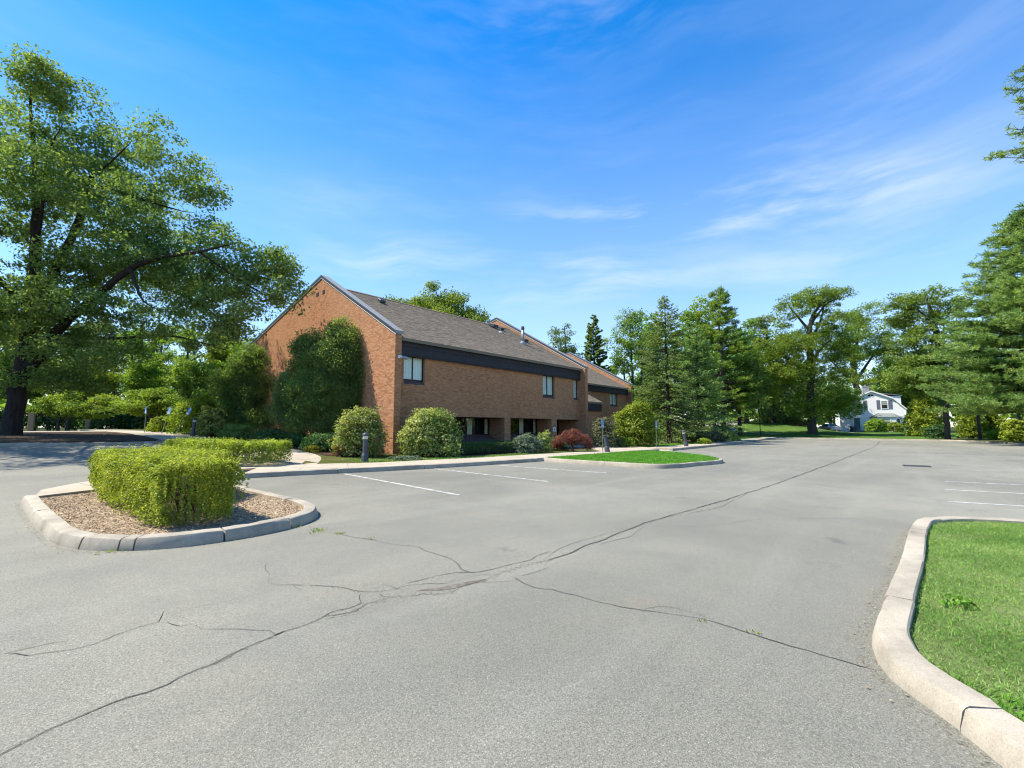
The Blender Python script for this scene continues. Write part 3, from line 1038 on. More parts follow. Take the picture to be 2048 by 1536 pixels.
for k, w_ in (("left0", 0.045), ("main_b", 0.10), ("top_str", 0.035), ("crack2", 0.03), ("crack3", 0.03), ("up1", 0.03)):
    q = catmull(CR[k], 0.08)
    ribbon("crack_crumble", q, w_ * (0.6 + 0.5 * rng.random(len(q))), 0.003, "loose", lot)
q = catmull(FAR, 0.2)
ribbon("crack_crumble", q, 0.12 * (0.5 + 0.6 * rng.random(len(q))), 0.003, "loose", lot)
for pth, sd_ in ((ISL, -1), (NL, 1), (WF, -1), (GI, -1)):
    q = np.array(inset(catmull(pth, 0.15), 0.05 * sd_))
    ribbon("kerb_grit", q, 0.05 + 0.06 * rng.random(len(q)), 0.0032, "loose", lot)
_sp = catmull([(2.66, 3.5), (2.85, 3.36), (3.05, 3.3), (3.3, 3.24)], 0.05)
_t = NT("damp_grit")
M["grit"] = _t.pbr(_t.mix(_t.mr(_t.noise(14, 5, 0.7), 0.4, 0.62), (0.165, 0.15, 0.125), (0.09, 0.07, 0.055)), 0.95)
ribbon("stain", _sp, 0.10 * np.sin(np.linspace(0.1, 3.04, len(_sp))), 0.0025, "grit", lot)

sd = thing("storm_drain", "dark iron storm drain grate set in the asphalt lane", "drain", (23.3, -0.1, 0.0), 0.05)
fr_ = MB()
fr_.box(-0.4, 0.4, -0.4, -0.34, -0.02, 0.008).box(-0.4, 0.4, 0.34, 0.4, -0.02, 0.008).box(-0.4, -0.34, -0.339, 0.339, -0.02, 0.008).box(0.34, 0.4, -0.339, 0.339, -0.02, 0.008)
fr_.build("frame", plain("cast_iron", (0.05, 0.045, 0.04), 0.7, 0.4), sd)
MB().box(-0.338, 0.338, -0.338, 0.338, 0.001, 0.003).build("pit", M["dark"], sd)
bar = MB().box(-0.336, 0.336, -0.022, 0.022, 0.004, 0.009).build("bar", M["darkmetal"], sd)
bar.location = (0, -0.3, 0)
for i in range(1, 8):
    c = bar.copy()
    COL.objects.link(c)
    c.parent = sd
    c.location = (0, -0.3 + i * 0.0857, 0)

# ------------------------------------------------------------------ brick building
bld = thing("brick_building", "two-storey orange brick office building with grey shingled gable roofs and dark fascia", "building")
BV, BF = [], []
SINGLES = []
BL, BH, BJ = 0.199, 0.058, 0.0090


def brick_run(o, ud, nd, length, zlo, zhi, openings=(), zlow=None, zhigh=None, single=None):
    """lay courses on a wall face: o origin, ud run direction, nd outward normal (unit, horizontal)"""
    ud, nd, o = np.array(ud, float), np.array(nd, float), np.array(o, float)
    n = int((zhi - zlo) / (BH + BJ))
    for i in range(n):
        z0 = zlo + i * (BH + BJ)
        z1 = z0 + BH
        iv = [(0.004, length - 0.004)]
        for (a, b, c, d) in openings:
            if min(z1, d) - max(z0, c) > 0.3 * BH:
                nw = []
                for (p, q) in iv:
                    if b <= p or a >= q:
                        nw.append((p, q))
                    else:
                        if a - p > 0.03:
                            nw.append((p, a))
                        if q - b > 0.03:
                            nw.append((b, q))
                iv = nw
        off = -(BL + BJ) * ((0.5 if i % 2 else 0.0) + rng.uniform(-0.22, 0.22)) - 0.1
        k0 = np.arange(off, length, BL + BJ)
        for (p, q) in iv:
            for s in k0:
                a, b = max(s, p), min(s + BL, q)
                if b - a < 0.03:
                    continue
                if zhigh and (zhigh(a) < z1 or zhigh(b) < z1):
                    continue
                if zlow and (zlow(a) > z1 and zlow(b) > z1):
                    continue
                pr = 0.003 + rng.uniform(-0.0015, 0.0015)
                if single and b - a > BL - 0.002:
                    m = 0.5 * (a + b)
                    SINGLES.append((single(m, z0), o + ud * m, z0, ud, nd, pr))
                    continue
                put_brick(o, ud, nd, a, b, z0, z1, pr)


def put_brick(o, ud, nd, a, b, z0, z1, pr):
    n = len(BV) * 8
    P = []
    if ud[1] * nd[0] - ud[0] * nd[1] < 0:      # keep the faces turned outwards
        a, b = b, a
    for w in (0.0, pr):
        for (s, z) in ((a, z0), (b, z0), (b, z1), (a, z1)):
            q = o + ud * s + nd * w
            P.append((q[0], q[1], z))
    BV.append(P)
    BF.append(n)


UC, VC = 12.37, 18.23


def gable_top(v):      # top of brick on the near gable, by distance from the corner
    V_ = VC + v
    return 5.93 + (V_ - VC) * 0.5701 if V_ < 26.0 else 10.36 - 0.256 * (V_ - 26.0)


GL = 22.0
mb = MB()
prof = [(VC + 0.015, -0.4), (VC + 0.015, 5.93), (26.0, 10.36), (VC + GL, gable_top(GL)), (VC + GL, -0.4)]
mb.prism([(UC + 0.015, v, z) for v, z in prof], (0, 0, 0), (0.35, 0, 0))
mb.build("end_wall", M["mortar"], bld)
gable_open = [(11.8, 13.3, 3.85, 5.1), (7.32, 7.64, 9.32, 9.58), (8.08, 8.42, 9.32, 9.58)]
gd = lambda s, z: math.hypot(s, (z - 3.2) * 0.6)
brick_run((UC + 0.015, VC, 0), (0, 1, 0), (-1, 0, 0), GL, -0.02, 10.6, gable_open, zhigh=gable_top, single=lambda s, z: gd(s, z))
brick_run((UC, VC + 0.015, 0), (1, 0, 0), (0, -1, 0), 0.38, -0.02, 5.93, single=lambda s, z: gd(s, z) * 0.8)
for (a, b, c, d) in gable_open[1:]:
    MB().box(UC + 0.008, UC + 0.0145, VC + a, VC + b, c, d).build("gable_vent", M["dark"], bld)
gw = MB().box(UC - 0.0, UC + 0.012, VC + 11.8, VC + 13.3, 3.85, 5.1).build("window", M["frame"], bld)
MB().box(UC - 0.004, UC - 0.001, VC + 11.9, VC + 13.2, 3.95, 5.0).build("pane", M["glass"], gw)


def rake(name, u0, u1, pts, th=0.16):
    """metal coping along a gable: grey top, dark edge and a thin pale drip strip on the outer face"""
    for a, b in zip(pts[:-1], pts[1:]):
        a2, b2 = Vector((0, a[0], a[1])), Vector((0, b[0], b[1]))
        m = MB()
        m.prism([(u0 - 0.05, a[0], a[1]), (u0 - 0.05, b[0], b[1]), (u0 - 0.05, b[0], b[1] + th), (u0 - 0.05, a[0], a[1] + th)], (0, 0, 0), (0.004, 0, 0))
        m.build(name + "_edge", M["copingd"], bld)
        m = MB()
        m.prism([(u0 - 0.046, a[0], a[1] + 0.005), (u0 - 0.046, b[0], b[1] + 0.005), (u0 - 0.046, b[0], b[1] + th + 0.006), (u0 - 0.046, a[0], a[1] + th + 0.006)], (0, 0, 0), (u1 - u0 + 0.09, 0, 0))
        m.build(name, M["coping"], bld)
        m = MB()
        m.prism([(u0 - 0.034, a[0], a[1] - 0.05), (u0 - 0.034, b[0], b[1] - 0.05), (u0 - 0.034, b[0], b[1] + 0.003), (u0 - 0.034, a[0], a[1] + 0.003)], (0, 0, 0), (0.03, 0, 0))
        m.build("drip_strip", M["whitetrim"], bld)


rake("coping", UC, UC + 0.38, [(VC - 0.05, 5.93), (26.0, 10.39)])
rake("coping", UC, UC + 0.38, [(26.0, 10.39), (VC + GL, gable_top(GL) + 0.03)])

# cross wall at the far end of the first block
XU = 29.2
x_top = lambda s: 5.86 + s * 0.57 if s < 9.2 else 11.1 - 0.256 * (s - 9.2)
mb = MB()
mb.prism([(XU + 0.015, v, z) for v, z in ((VC + 0.015, -0.4), (VC + 0.015, 5.86), (VC + 9.2, 11.1), (VC + 16, 11.1 - .256 * 6.8), (VC + 16, -0.4))], (0, 0, 0), (0.35, 0, 0))
mb.build("cross_wall", M["mortar"], bld)
roof1 = lambda s: 5.83 + (s - 0.35) * 0.57 if s > 0.62 else -1.0
brick_run((XU + 0.015, VC, 0), (0, 1, 0), (-1, 0, 0), 16.0, -0.02, 11.2, [(0.62, 20, -1, 5.75)], zlow=lambda s: roof1(s) if s < 7.7 else 9.9 - 0.256 * (s - 7.7), zhigh=x_top)
brick_run((XU, VC + 0.015, 0), (1, 0, 0), (0, -1, 0), 0.38, -0.02, 5.86)
rake("coping", XU, XU + 0.38, [(VC - 0.05, 5.87), (VC + 9.2, 11.12)])
rake("coping", XU, XU + 0.38, [(VC + 9.2, 11.12), (VC + 16, 11.12 - .256 * 6.8)])

# front wall of the first block
FV = 18.83
FO = [(13.3, 14.62, 3.62, 5.2), (24.72, 26.12, 3.46, 5.2), (28.5, 29.3, 3.5, 5.2), (16.58, 20.8, 0.55, 2.04), (21.36, 25.7, 0.55, 2.03), (26.32, 29.3, 0.14, 2.01)]
U0, U1 = UC + 0.37, XU + 0.014


def wall_cells(name, v0, v1, u0, u1, z0, z1, openings, mat):
    us = sorted({u0, u1} | {min(max(x, u0), u1) for o in openings for x in o[:2]})
    zs = sorted({z0, z1} | {min(max(x, z0), z1) for o in openings for x in o[2:]})
    m = MB()
    for a, b in zip(us[:-1], us[1:]):
        run = None
        for c, d in zip(zs[:-1], zs[1:]):
            mu, mz = (a + b) / 2, (c + d) / 2
            solid = not any(o[0] < mu < o[1] and o[2] < mz < o[3] for o in openings)
            if solid:
                run = (run[0], d) if run else (c, d)
            if (not solid or d == zs[-1]) and run:
                m.box(a, b, v0, v1, run[0], run[1])
                run = None
    return m.build(name, mat, bld)


wall_cells("front_wall", FV, FV + 0.28, U0, U1, -0.4, 5.06, FO, M["mortar"])
joints = [(16.50 - U0, 16.525 - U0, 2.04, 5.1), (21.07 - U0, 21.095 - U0, 0, 5.1)]
brick_run((U0, FV, 0), (1, 0, 0), (0, -1, 0), U1 - U0, -0.02, 5.06, [(a - U0, b - U0, c, d) for a, b, c, d in FO] + joints, single=lambda s, z: math.hypot(s + 1.2, (z - 3.2) * 0.6))
# solid core behind the rooms
MB().box(U0, U1, 21.6, VC + GL - 0.3, -0.4, 5.9).build("core", M["dark"], bld)


def window_unit(u0, u1, z0, z1, v, mulls, blind=True, sillz=None, depth=None):
    """aluminium window across an opening: frame bars, panes, blinds or curtains, sloped sill"""
    m = MB()
    f = 0.05
    m.box(u0, u1, v, v + 0.06, z0, z0 + f).box(u0, u1, v, v + 0.06, z1 - f, z1)
    xs = [u0] + list(mulls) + [u1 - f]
    for x in xs:
        m.box(x, x + f, v + 0.002, v + 0.058, z0 + f, z1 - f)
    w = m.build("window", M["frame"], bld)
    for a, b in zip(xs[:-1], xs[1:]):
        MB().box(a + f, b, v + 0.026, v + 0.03, z0 + f, z1 - f).build("pane", M["glass"], w)
    if blind:
        for a, b in zip(xs[:-1], xs[1:]):
            k = max(3, int((b - a - f) / 0.09))
            mm = MB()
            for i in range(k):
                x0 = a + f + (b - a - f) * i / k
                x1 = a + f + (b - a - f) * (i + 1) / k
                mm.add([(x0, v + 0.045, z0 + f), (x1 + 0.004, v + 0.055, z0 + f), (x1 + 0.004, v + 0.055, z1 - f), (x0, v + 0.045, z1 - f)], [(0, 1, 2, 3)])
            mm.build("blind", M["blind"], w)
    MB().box(u0, u1, v + 0.5, v + 0.52, z0, z1).build("interior", M["dark"], w)
    if sillz is not None:
        s = MB()
        s.prism([(u0 - 0.0, FVc + 0.02, sillz), (u0, FVc + 0.02, sillz + 0.03), (u0, v + 0.05, z0), (u0, v + 0.05, sillz)], (0, 0, 0), (u1 - u0, 0, 0))
        s.build("sill", M["sill"], w)
    return w


FVc = FV
window_unit(13.3, 14.62, 3.84, 5.06, FV + 0.15, [13.93], sillz=3.62)
window_unit(24.72, 26.12, 3.66, 5.06, FV + 0.15, [25.38], sillz=3.46)
window_unit(28.5, U1, 3.6, 5.06, FV + 0.15, [], sillz=3.5)
# head of the upper windows up to the soffit, and soffit
MB().box(U0, U1, FV - 0.2, FV + 0.30, 5.062, 5.10).build("soffit", M["fascia"], bld)
# fascia boards
seams = [U0, 15.03, 17.35, 19.71, 22.05, 24.44, 26.82, U1]
for a, b in zip(seams[:-1], seams[1:]):
    MB().box(a + 0.006, b - 0.006, 18.66, 18.72, 5.0, 5.47).build("fascia_panel", M["fascia"], bld)
MB().box(U0, U1, 18.64, 18.72, 5.475, 5.78).build("fascia_board", M["fascia"], bld)
MB().box(U0, U1, 18.50, 18.74, 5.782, 5.85).build("eave_trim", plain("brown_trim", (0.075, 0.055, 0.045), 0.6), bld)

# recessed ground-floor windows
REC = 20.12
for (a, b, cur) in ((16.58, 20.8, [(19.0, 19.4), (20.5, 20.76)]), (21.36, 25.7, [(23.88, 24.33), (25.45, 25.68)])):
    m = MB()
    m.box(a - 0.25, a, FV + 0.282, REC + 0.5, 0.1, 2.3)
    m.box(b, b + 0.25, FV + 0.282, REC + 0.5, 0.1, 2.3)
    m.box(a, b, FV + 0.05, REC + 0.5, 2.045, 2.2)
    m.box(a, b, REC - 0.02, REC + 0.3, 0.0, 0.96)
    m.box(a, b, FV + 0.02, FV + 0.28, 0.0, 0.54)
    m.prism([(a, FV + 0.281, 0.4), (a, FV + 0.281, 0.545), (a, REC - 0.022, 0.94), (a, REC - 0.022, 0.4)], (0, 0, 0), (b - a, 0, 0))
    m.build("window_recess", M["sill"], bld)
    brick_run((b, FV + 0.01, 0), (0, 1, 0), (-1, 0, 0), REC - FV - 0.03, 0.55, 2.04, zlow=lambda s: 0.5 + 0.33 * s)
    brick_run((a, FV + 0.01, 0), (0, 1, 0), (1, 0, 0), REC - FV - 0.03, 0.55, 2.04, zlow=lambda s: 0.5 + 0.33 * s)
    brick_run((a, FV + 0.02, 0), (1, 0, 0), (0, -1, 0), b - a, 0.0, 0.55)
    mid = [a + (b - a) * k / 4 for k in (1, 2, 3)]
    w = window_unit(a, b, 0.97, 2.04, REC, mid, blind=False)
    for (c, d) in cur:
        P = []
        n = 9
        mm = MB()
        for i in range(n):
            x = c + (d - c) * i / (n - 1)
            y = REC + 0.14 + 0.03 * (i % 2)
            P.append((x, y))
        for p, q in zip(P[:-1], P[1:]):
            mm.add([(p[0], p[1], 1.0), (q[0], q[1], 1.0), (q[0], q[1], 2.0), (p[0], p[1], 2.0)], [(0, 1, 2, 3)])
        mm.build("curtain", M["curtain"], w)
# entrance recess
m = MB()
m.box(26.07, 26.32, FV + 0.282, 20.9, 0.0, 2.2).box(26.32, U1, FV + 0.05, 20.9, 2.03, 2.2)
m.build("entrance_recess", M["mortar"], bld)
brick_run((XU + 0.014, FV + 0.0, 0), (0, 1, 0), (-1, 0, 0), 1.9, 0.1, 2.02)
dr_ = MB().box(26.32, U1, 20.72, 20.78, 0.1, 0.2).box(26.32, U1, 20.72, 20.78, 1.95, 2.03)
for x in (26.32, 27.7, 27.78, U1 - 0.08):
    dr_.box(x, x + 0.07, 20.722, 20.778, 0.201, 1.949)
dd = dr_.build("door", M["frame"], bld)
MB().box(26.33, U1 - 0.01, 20.745, 20.75, 0.2, 1.95).build("pane", M["glass"], dd)
MB().box(27.66, 27.69, 20.66, 20.69, 0.9, 1.25).build("handle", M["greymetal"], dd)
MB().box(26.3, U1, 21.3, 21.35, 0.0, 2.1).build("interior", M["dark"], bld)


def shingle_roof(name, u0, u1, v0, z0, v1, z1):
    """stepped courses of tab shingles from eave to ridge"""
    L_ = math.hypot(v1 - v0, z1 - z0)
    k = int(L_ / 0.14)
    tv, tz = (v1 - v0) / L_, (z1 - z0) / L_
    nv_, nz = -tz, tv
    V, F = [], []
    tabs = int((u1 - u0) / 0.3)
    for i in range(k + 1):
        s0, s1 = i * L_ / (k + 1), (i + 1) * L_ / (k + 1) + 0.02
        off = rng.uniform(0, 0.3)
        xs = np.clip(np.concatenate([[u0], u0 + off + 0.3 * np.arange(tabs + 1), [u1]]), u0, u1)
        for a, b in zip(xs[:-1], xs[1:]):
            if b - a < 0.02:
                continue
            j = rng.uniform(-0.006, 0.006)
            lift = 0.014 + rng.uniform(0, 0.008)
            p = []
            for (s, w) in ((s0 + j, 0.0), (s0 + j, lift), (s1, 0.004)):
                p.append((v0 + tv * s + nv_ * w, z0 + tz * s + nz * w))
            n = len(V)
            for (v, z) in p:
                V += [(a + 0.003, v, z), (b - 0.003, v, z)]
            F += [(n, n + 1, n + 3, n + 2), (n + 2, n + 3, n + 5, n + 4)]
    deck = MB()
    deck.prism([(u0, v0, z0 - 0.004), (u0, v1, z1 - 0.004), (u0, v1, z1 - 0.15), (u0, v0, z0 - 0.15)], (0, 0, 0), (u1 - u0, 0, 0))
    r = deck.build(name, M["shingle"], bld)
    sh = link("shingles", mesh_np("shingles", V, F), M["shingle"], r)
    sh["kind"] = "stuff"
    return r


RV, RZ_ = 25.95, 10.03
rf = shingle_roof("roof", U0 + 0.005, XU + 0.0, 18.47, 5.853, RV, 10.0)
MB().prism([(U0 + 0.01, RV + 0.005, 10.0), (U0 + 0.01, VC + GL, 6.2), (U0 + 0.01, VC + GL, 6.05), (U0 + 0.01, RV + 0.005, 9.85)], (0, 0, 0), (XU - U0 - 0.02, 0, 0)).build("rear_roof", M["shingle"], bld)
MB().prism([(U0 + 0.01, RV - 0.16, 9.96), (U0 + 0.01, RV, 10.06), (U0 + 0.01, RV + 0.16, 9.98), (U0 + 0.01, RV, 9.94)], (0, 0, 0), (XU - U0 - 0.02, 0, 0)).build("ridge_cap", M["shingle"], bld)
# roof furniture
rz1 = lambda v: 5.853 + (v - 18.47) * (10.0 - 5.853) / (RV - 18.47)
vp = MB().lathe([(0.10, rz1(22.1) - 0.1), (0.10, 9.0)], 14, (26.5, 22.1)).build("vent_pipe", M["greymetal"], bld, smooth=True)
MB().lathe([(0.125, 8.97), (0.135, 9.05), (0.12, 9.2), (0.06, 9.24)], 14, (26.5, 22.1)).build("cap", M["darkmetal"], vp)
MB().lathe([(0.28, rz1(22.1) - 0.12), (0.26, rz1(22.1) + 0.06), (0.12, rz1(22.1) + 0.18)], 14, (26.5, 22.1)).build("flashing", M["greymetal"], vp)
for (u, v, s) in ((27.6, 22.8, 1.0), (26.4, 25.1, 1.3), (15.6, 24.6, 0.9), (27.1, 24.9, 0.9)):
    z = rz1(v)
    m = MB()
    m.prism([(u - 0.22 * s, v - 0.2 * s, z - 0.02), (u + 0.22 * s, v - 0.2 * s, z - 0.02), (u + 0.22 * s, v + 0.25 * s, z + 0.2), (u - 0.22 * s, v + 0.25 * s, z + 0.2)], (0, 0, 0), (0, -0.03, 0.18 * s))
    m.build("roof_vent", M["copingd"], bld, bevel=0.03)
pf = MB().lathe([(0.035, rz1(24.0) - 0.1), (0.035, rz1(24.0) + 0.38)], 8, (26.0, 24.0)).build("vent_stack", M["post"], bld)
MB().lathe([(0.16, rz1(24.0) - 0.06), (0.15, rz1(24.0) + 0.06), (0.04, rz1(24.0) + 0.1)], 10, (26.0, 24.0)).build("flashing", M["white"], pf)

# second block, set back
WU0, WU1, WV = XU + 0.366, 45.0, 22.9
wall_cells("front_wall", WV, WV + 0.28, WU0, WU1, -0.4, 4.95, [(41.35, 42.95, 3.55, 5.2)], M["mortar"])
brick_run((WU0, WV, 0), (1, 0, 0), (0, -1, 0), WU1 - WU0, -0.02, 4.95, [(41.35 - WU0, 42.95 - WU0, 3.55, 5.2)])
FVc = WV
window_unit(41.35, 42.95, 3.72, 4.93, WV + 0.15, [42.1], sillz=3.55)
MB().box(WU0, WU1, WV - 0.2, WV + 0.30, 4.952, 4.99).build("soffit", M["fascia"], bld)
for a, b in zip(np.linspace(WU0, WU1, 7)[:-1], np.linspace(WU0, WU1, 7)[1:]):
    MB().box(a + 0.006, b - 0.006, WV - 0.18, WV - 0.12, 4.88, 5.5).build("fascia_panel", M["fascia"], bld)
MB().box(WU0, WU1, WV - 0.33, WV - 0.10, 5.502, 5.57).build("eave_trim", bpy.data.materials["brown_trim"], bld)
shingle_roof("roof", WU0, WU1, WV - 0.36, 5.573, 30.3, 9.75)
MB().prism([(WU0, 30.32, 9.75), (WU0, 40, 7.2), (WU0, 40, 7.0), (WU0, 30.32, 9.6)], (0, 0, 0), (WU1 - WU0, 0, 0)).build("rear_roof", M["shingle"], bld)
MB().box(WU0, WU1, 24.0, 36, -0.4, 5.5).build("core", M["dark"], bld)
YV = 22.35
y_top = lambda s: 5.9 + s * 0.545 if s < 8.0 else 10.26 - 0.256 * (s - 8.0)
MB().prism([(45.015, v, z) for v, z in ((YV + 0.015, -0.4), (YV + 0.015, 5.9), (YV + 8, 10.26), (YV + 16, 10.26 - .256 * 8), (YV + 16, -0.4))], (0, 0, 0), (0.35, 0, 0)).build("cross_wall", M["mortar"], bld)
brick_run((45.015, YV, 0), (0, 1, 0), (-1, 0, 0), 12.0, -0.02, 10.4, [(0.56, 20, -1, 5.5)], zlow=lambda s: (5.573 + (s - 0.2) * 0.54 if s > 0.56 else -1), zhigh=y_top)
brick_run((45.0, YV + 0.015, 0), (1, 0, 0), (0, -1, 0), 0.38, -0.02, 5.9)
rake("coping", 45.0, 45.38, [(YV - 0.05, 5.91), (YV + 8, 10.28)])
rake("coping", 45.0, 45.38, [(YV + 8, 10.28), (YV + 16, 10.28 - .256 * 8)])
# entrance porch between the blocks
PU0, PU1, PV = XU + 0.366, 34.2, 19.95
MB().box(PU0, PU1, PV, WV - 0.002, -0.4, 2.8).build("porch_wall", M["mortar"], bld)
brick_run((PU0, PV, 0), (1, 0, 0), (0, -1, 0), PU1 - PU0, -0.02, 2.8)
MB().box(PU0, PU1 + 0.08, PV - 0.16, PV - 0.10, 2.78, 3.52).build("fascia_panel", M["fascia"], bld)
MB().box(PU0, PU1 + 0.02, PV - 0.098, WV - 0.002, 2.802, 3.46).build("porch_infill", M["fascia"], bld)
shingle_roof("porch_roof", PU0, PU1 + 0.16, PV - 0.24, 3.55, 21.55, 4.5)
MB().prism([(PU0, 21.55, 4.5), (PU0, 22.88, 4.5), (PU0, 22.88, 3.47), (PU0, PV, 3.47)], (0, 0, 0), (PU1 - PU0, 0, 0)).build("porch_side", M["fascia"], bld)

# single bricks nearest the corner, the rest joined
SINGLES.sort(key=lambda q: q[0])
one = MB()
one.v = [(-BL / 2, 0, 0), (BL / 2, 0, 0), (BL / 2, 0, BH), (-BL / 2, 0, BH), (-BL / 2, -0.008, 0), (BL / 2, -0.008, 0), (BL / 2, -0.008, BH), (-BL / 2, -0.008, BH)]
one.f = [(4, 5, 6, 7), (0, 4, 7, 3), (1, 2, 6, 5), (0, 1, 5, 4), (3, 7, 6, 2)]
bme = bpy.data.meshes.new("brick")
bme.from_pydata(one.v, [], one.f)
bme.materials.append(M["brick"])
for q in SINGLES[:300]:
    _, c, z0, ud, nd, pr = q
    o = bpy.data.objects.new("brick", bme)
    COL.objects.link(o)
    o.parent = bld
    # local -Y is outward
    if nd[0] < -0.5:
        o.rotation_euler = (0, 0, -math.pi / 2)
    o.location = (c[0] - nd[0] * (0.008 - pr), c[1] - nd[1] * (0.008 - pr), z0)
for q in SINGLES[300:]:
    _, c, z0, ud, nd, pr = q
    put_brick(c, ud, nd, -BL / 2, BL / 2, z0, z0 + BH, pr)
nb = np.array(BF)[:, None, None]
ft = np.array([(4, 5, 6, 7), (0, 4, 7, 3), (1, 2, 6, 5), (0, 1, 5, 4), (3, 7, 6, 2)])[None]
bw = link("brick_courses", mesh_np("brick_courses", np.array(BV), (nb + ft).reshape(-1, 4)), M["brick"], bld)
bw["kind"] = "stuff"

# wall fittings
fl = thing("flood_light", "grey wall flood light near the top of the brick corner pier", "flood light", (12.58, 18.18, 4.8))
m = MB()
m.tube([(-0.02, -0.16, 0.0), (0.30, -0.2, -0.03)], [0.075, 0.085], 12)
m.build("housing", M["greymetal"], fl, smooth=False)
MB().box(-0.06, 0.06, -0.06, 0.04, -0.05, 0.09).tube([(0, -0.05, 0.02), (0.0, -0.16, 0.03)], [0.025, 0.025], 8).build("bracket", M["white"], fl)
nt = MB().box(25.84, 26.16, 18.795, 18.812, 1.15, 1.44).build("notice_plate", M["white"])
tag(nt, "small white notice plate on the brick pillar beside the dark entrance", "notice")
MB().box(25.94, 26.06, 18.788, 18.7945, 1.22, 1.38).build("symbol", M["greymetal"], nt)
sp_ = thing("standpipe", "short pale capped pipe standing at the foot of the brick corner", "pipe", (12.85, 17.6, 0.1))
MB().lathe([(0.06, 0), (0.06, 0.34), (0.075, 0.35), (0.075, 0.42), (0.04, 0.46)], 10).build("body", M["lens"], sp_, smooth=True)

# ------------------------------------------------------------------ vegetation generators


def unit(v):
    return v / (np.linalg.norm(v, axis=-1, keepdims=True) + 1e-9)


def leaf_quads(C, N, size, aspect=0.55, r=rng, T=None):
    """one folded diamond per leaf: C centres, N normals"""
    n = len(C)
    if T is None:
        T = np.cross(N, unit(r.normal(size=(n, 3))))
    T = unit(T)
    B = np.cross(N, T)
    s = (size * r.uniform(0.65, 1.3, n))[:, None]
    fold = N * s * 0.12
    P = np.stack([C - T * s * 0.5, C + B * s * aspect * 0.5 + fold, C + T * s * 0.5, C - B * s * aspect * 0.5 + fold], 1)
    return P


def quads_mesh(name, P):
    P = P.reshape(-1, 3)
    return mesh_np(name, P, np.arange(len(P)).reshape(-1, 4))


def cluster_leaves(cent, rad, lpc, leaf, flat=0.6, up=0.5, aspect=0.55, r=rng, droop=0.0):
    n = len(cent)
    d = unit(r.normal(size=(n, lpc, 3)))
    q = r.uniform(0, 1, (n, lpc, 1)) ** 0.45
    off = d * q
    off[..., 2] *= flat
    C = cent[:, None, :] + off * rad[:, None, None]
    C[..., 2] -= droop * (off[..., 0] ** 2 + off[..., 1] ** 2) * rad[:, None]
    N = unit(unit(r.normal(size=(n, lpc, 3))) * 0.85 + np.array([0, 0, up]) + d * 0.35)
    C, N = C.reshape(-1, 3), N.reshape(-1, 3)
    return leaf_quads(C, N, np.full(len(C), leaf), aspect, r)


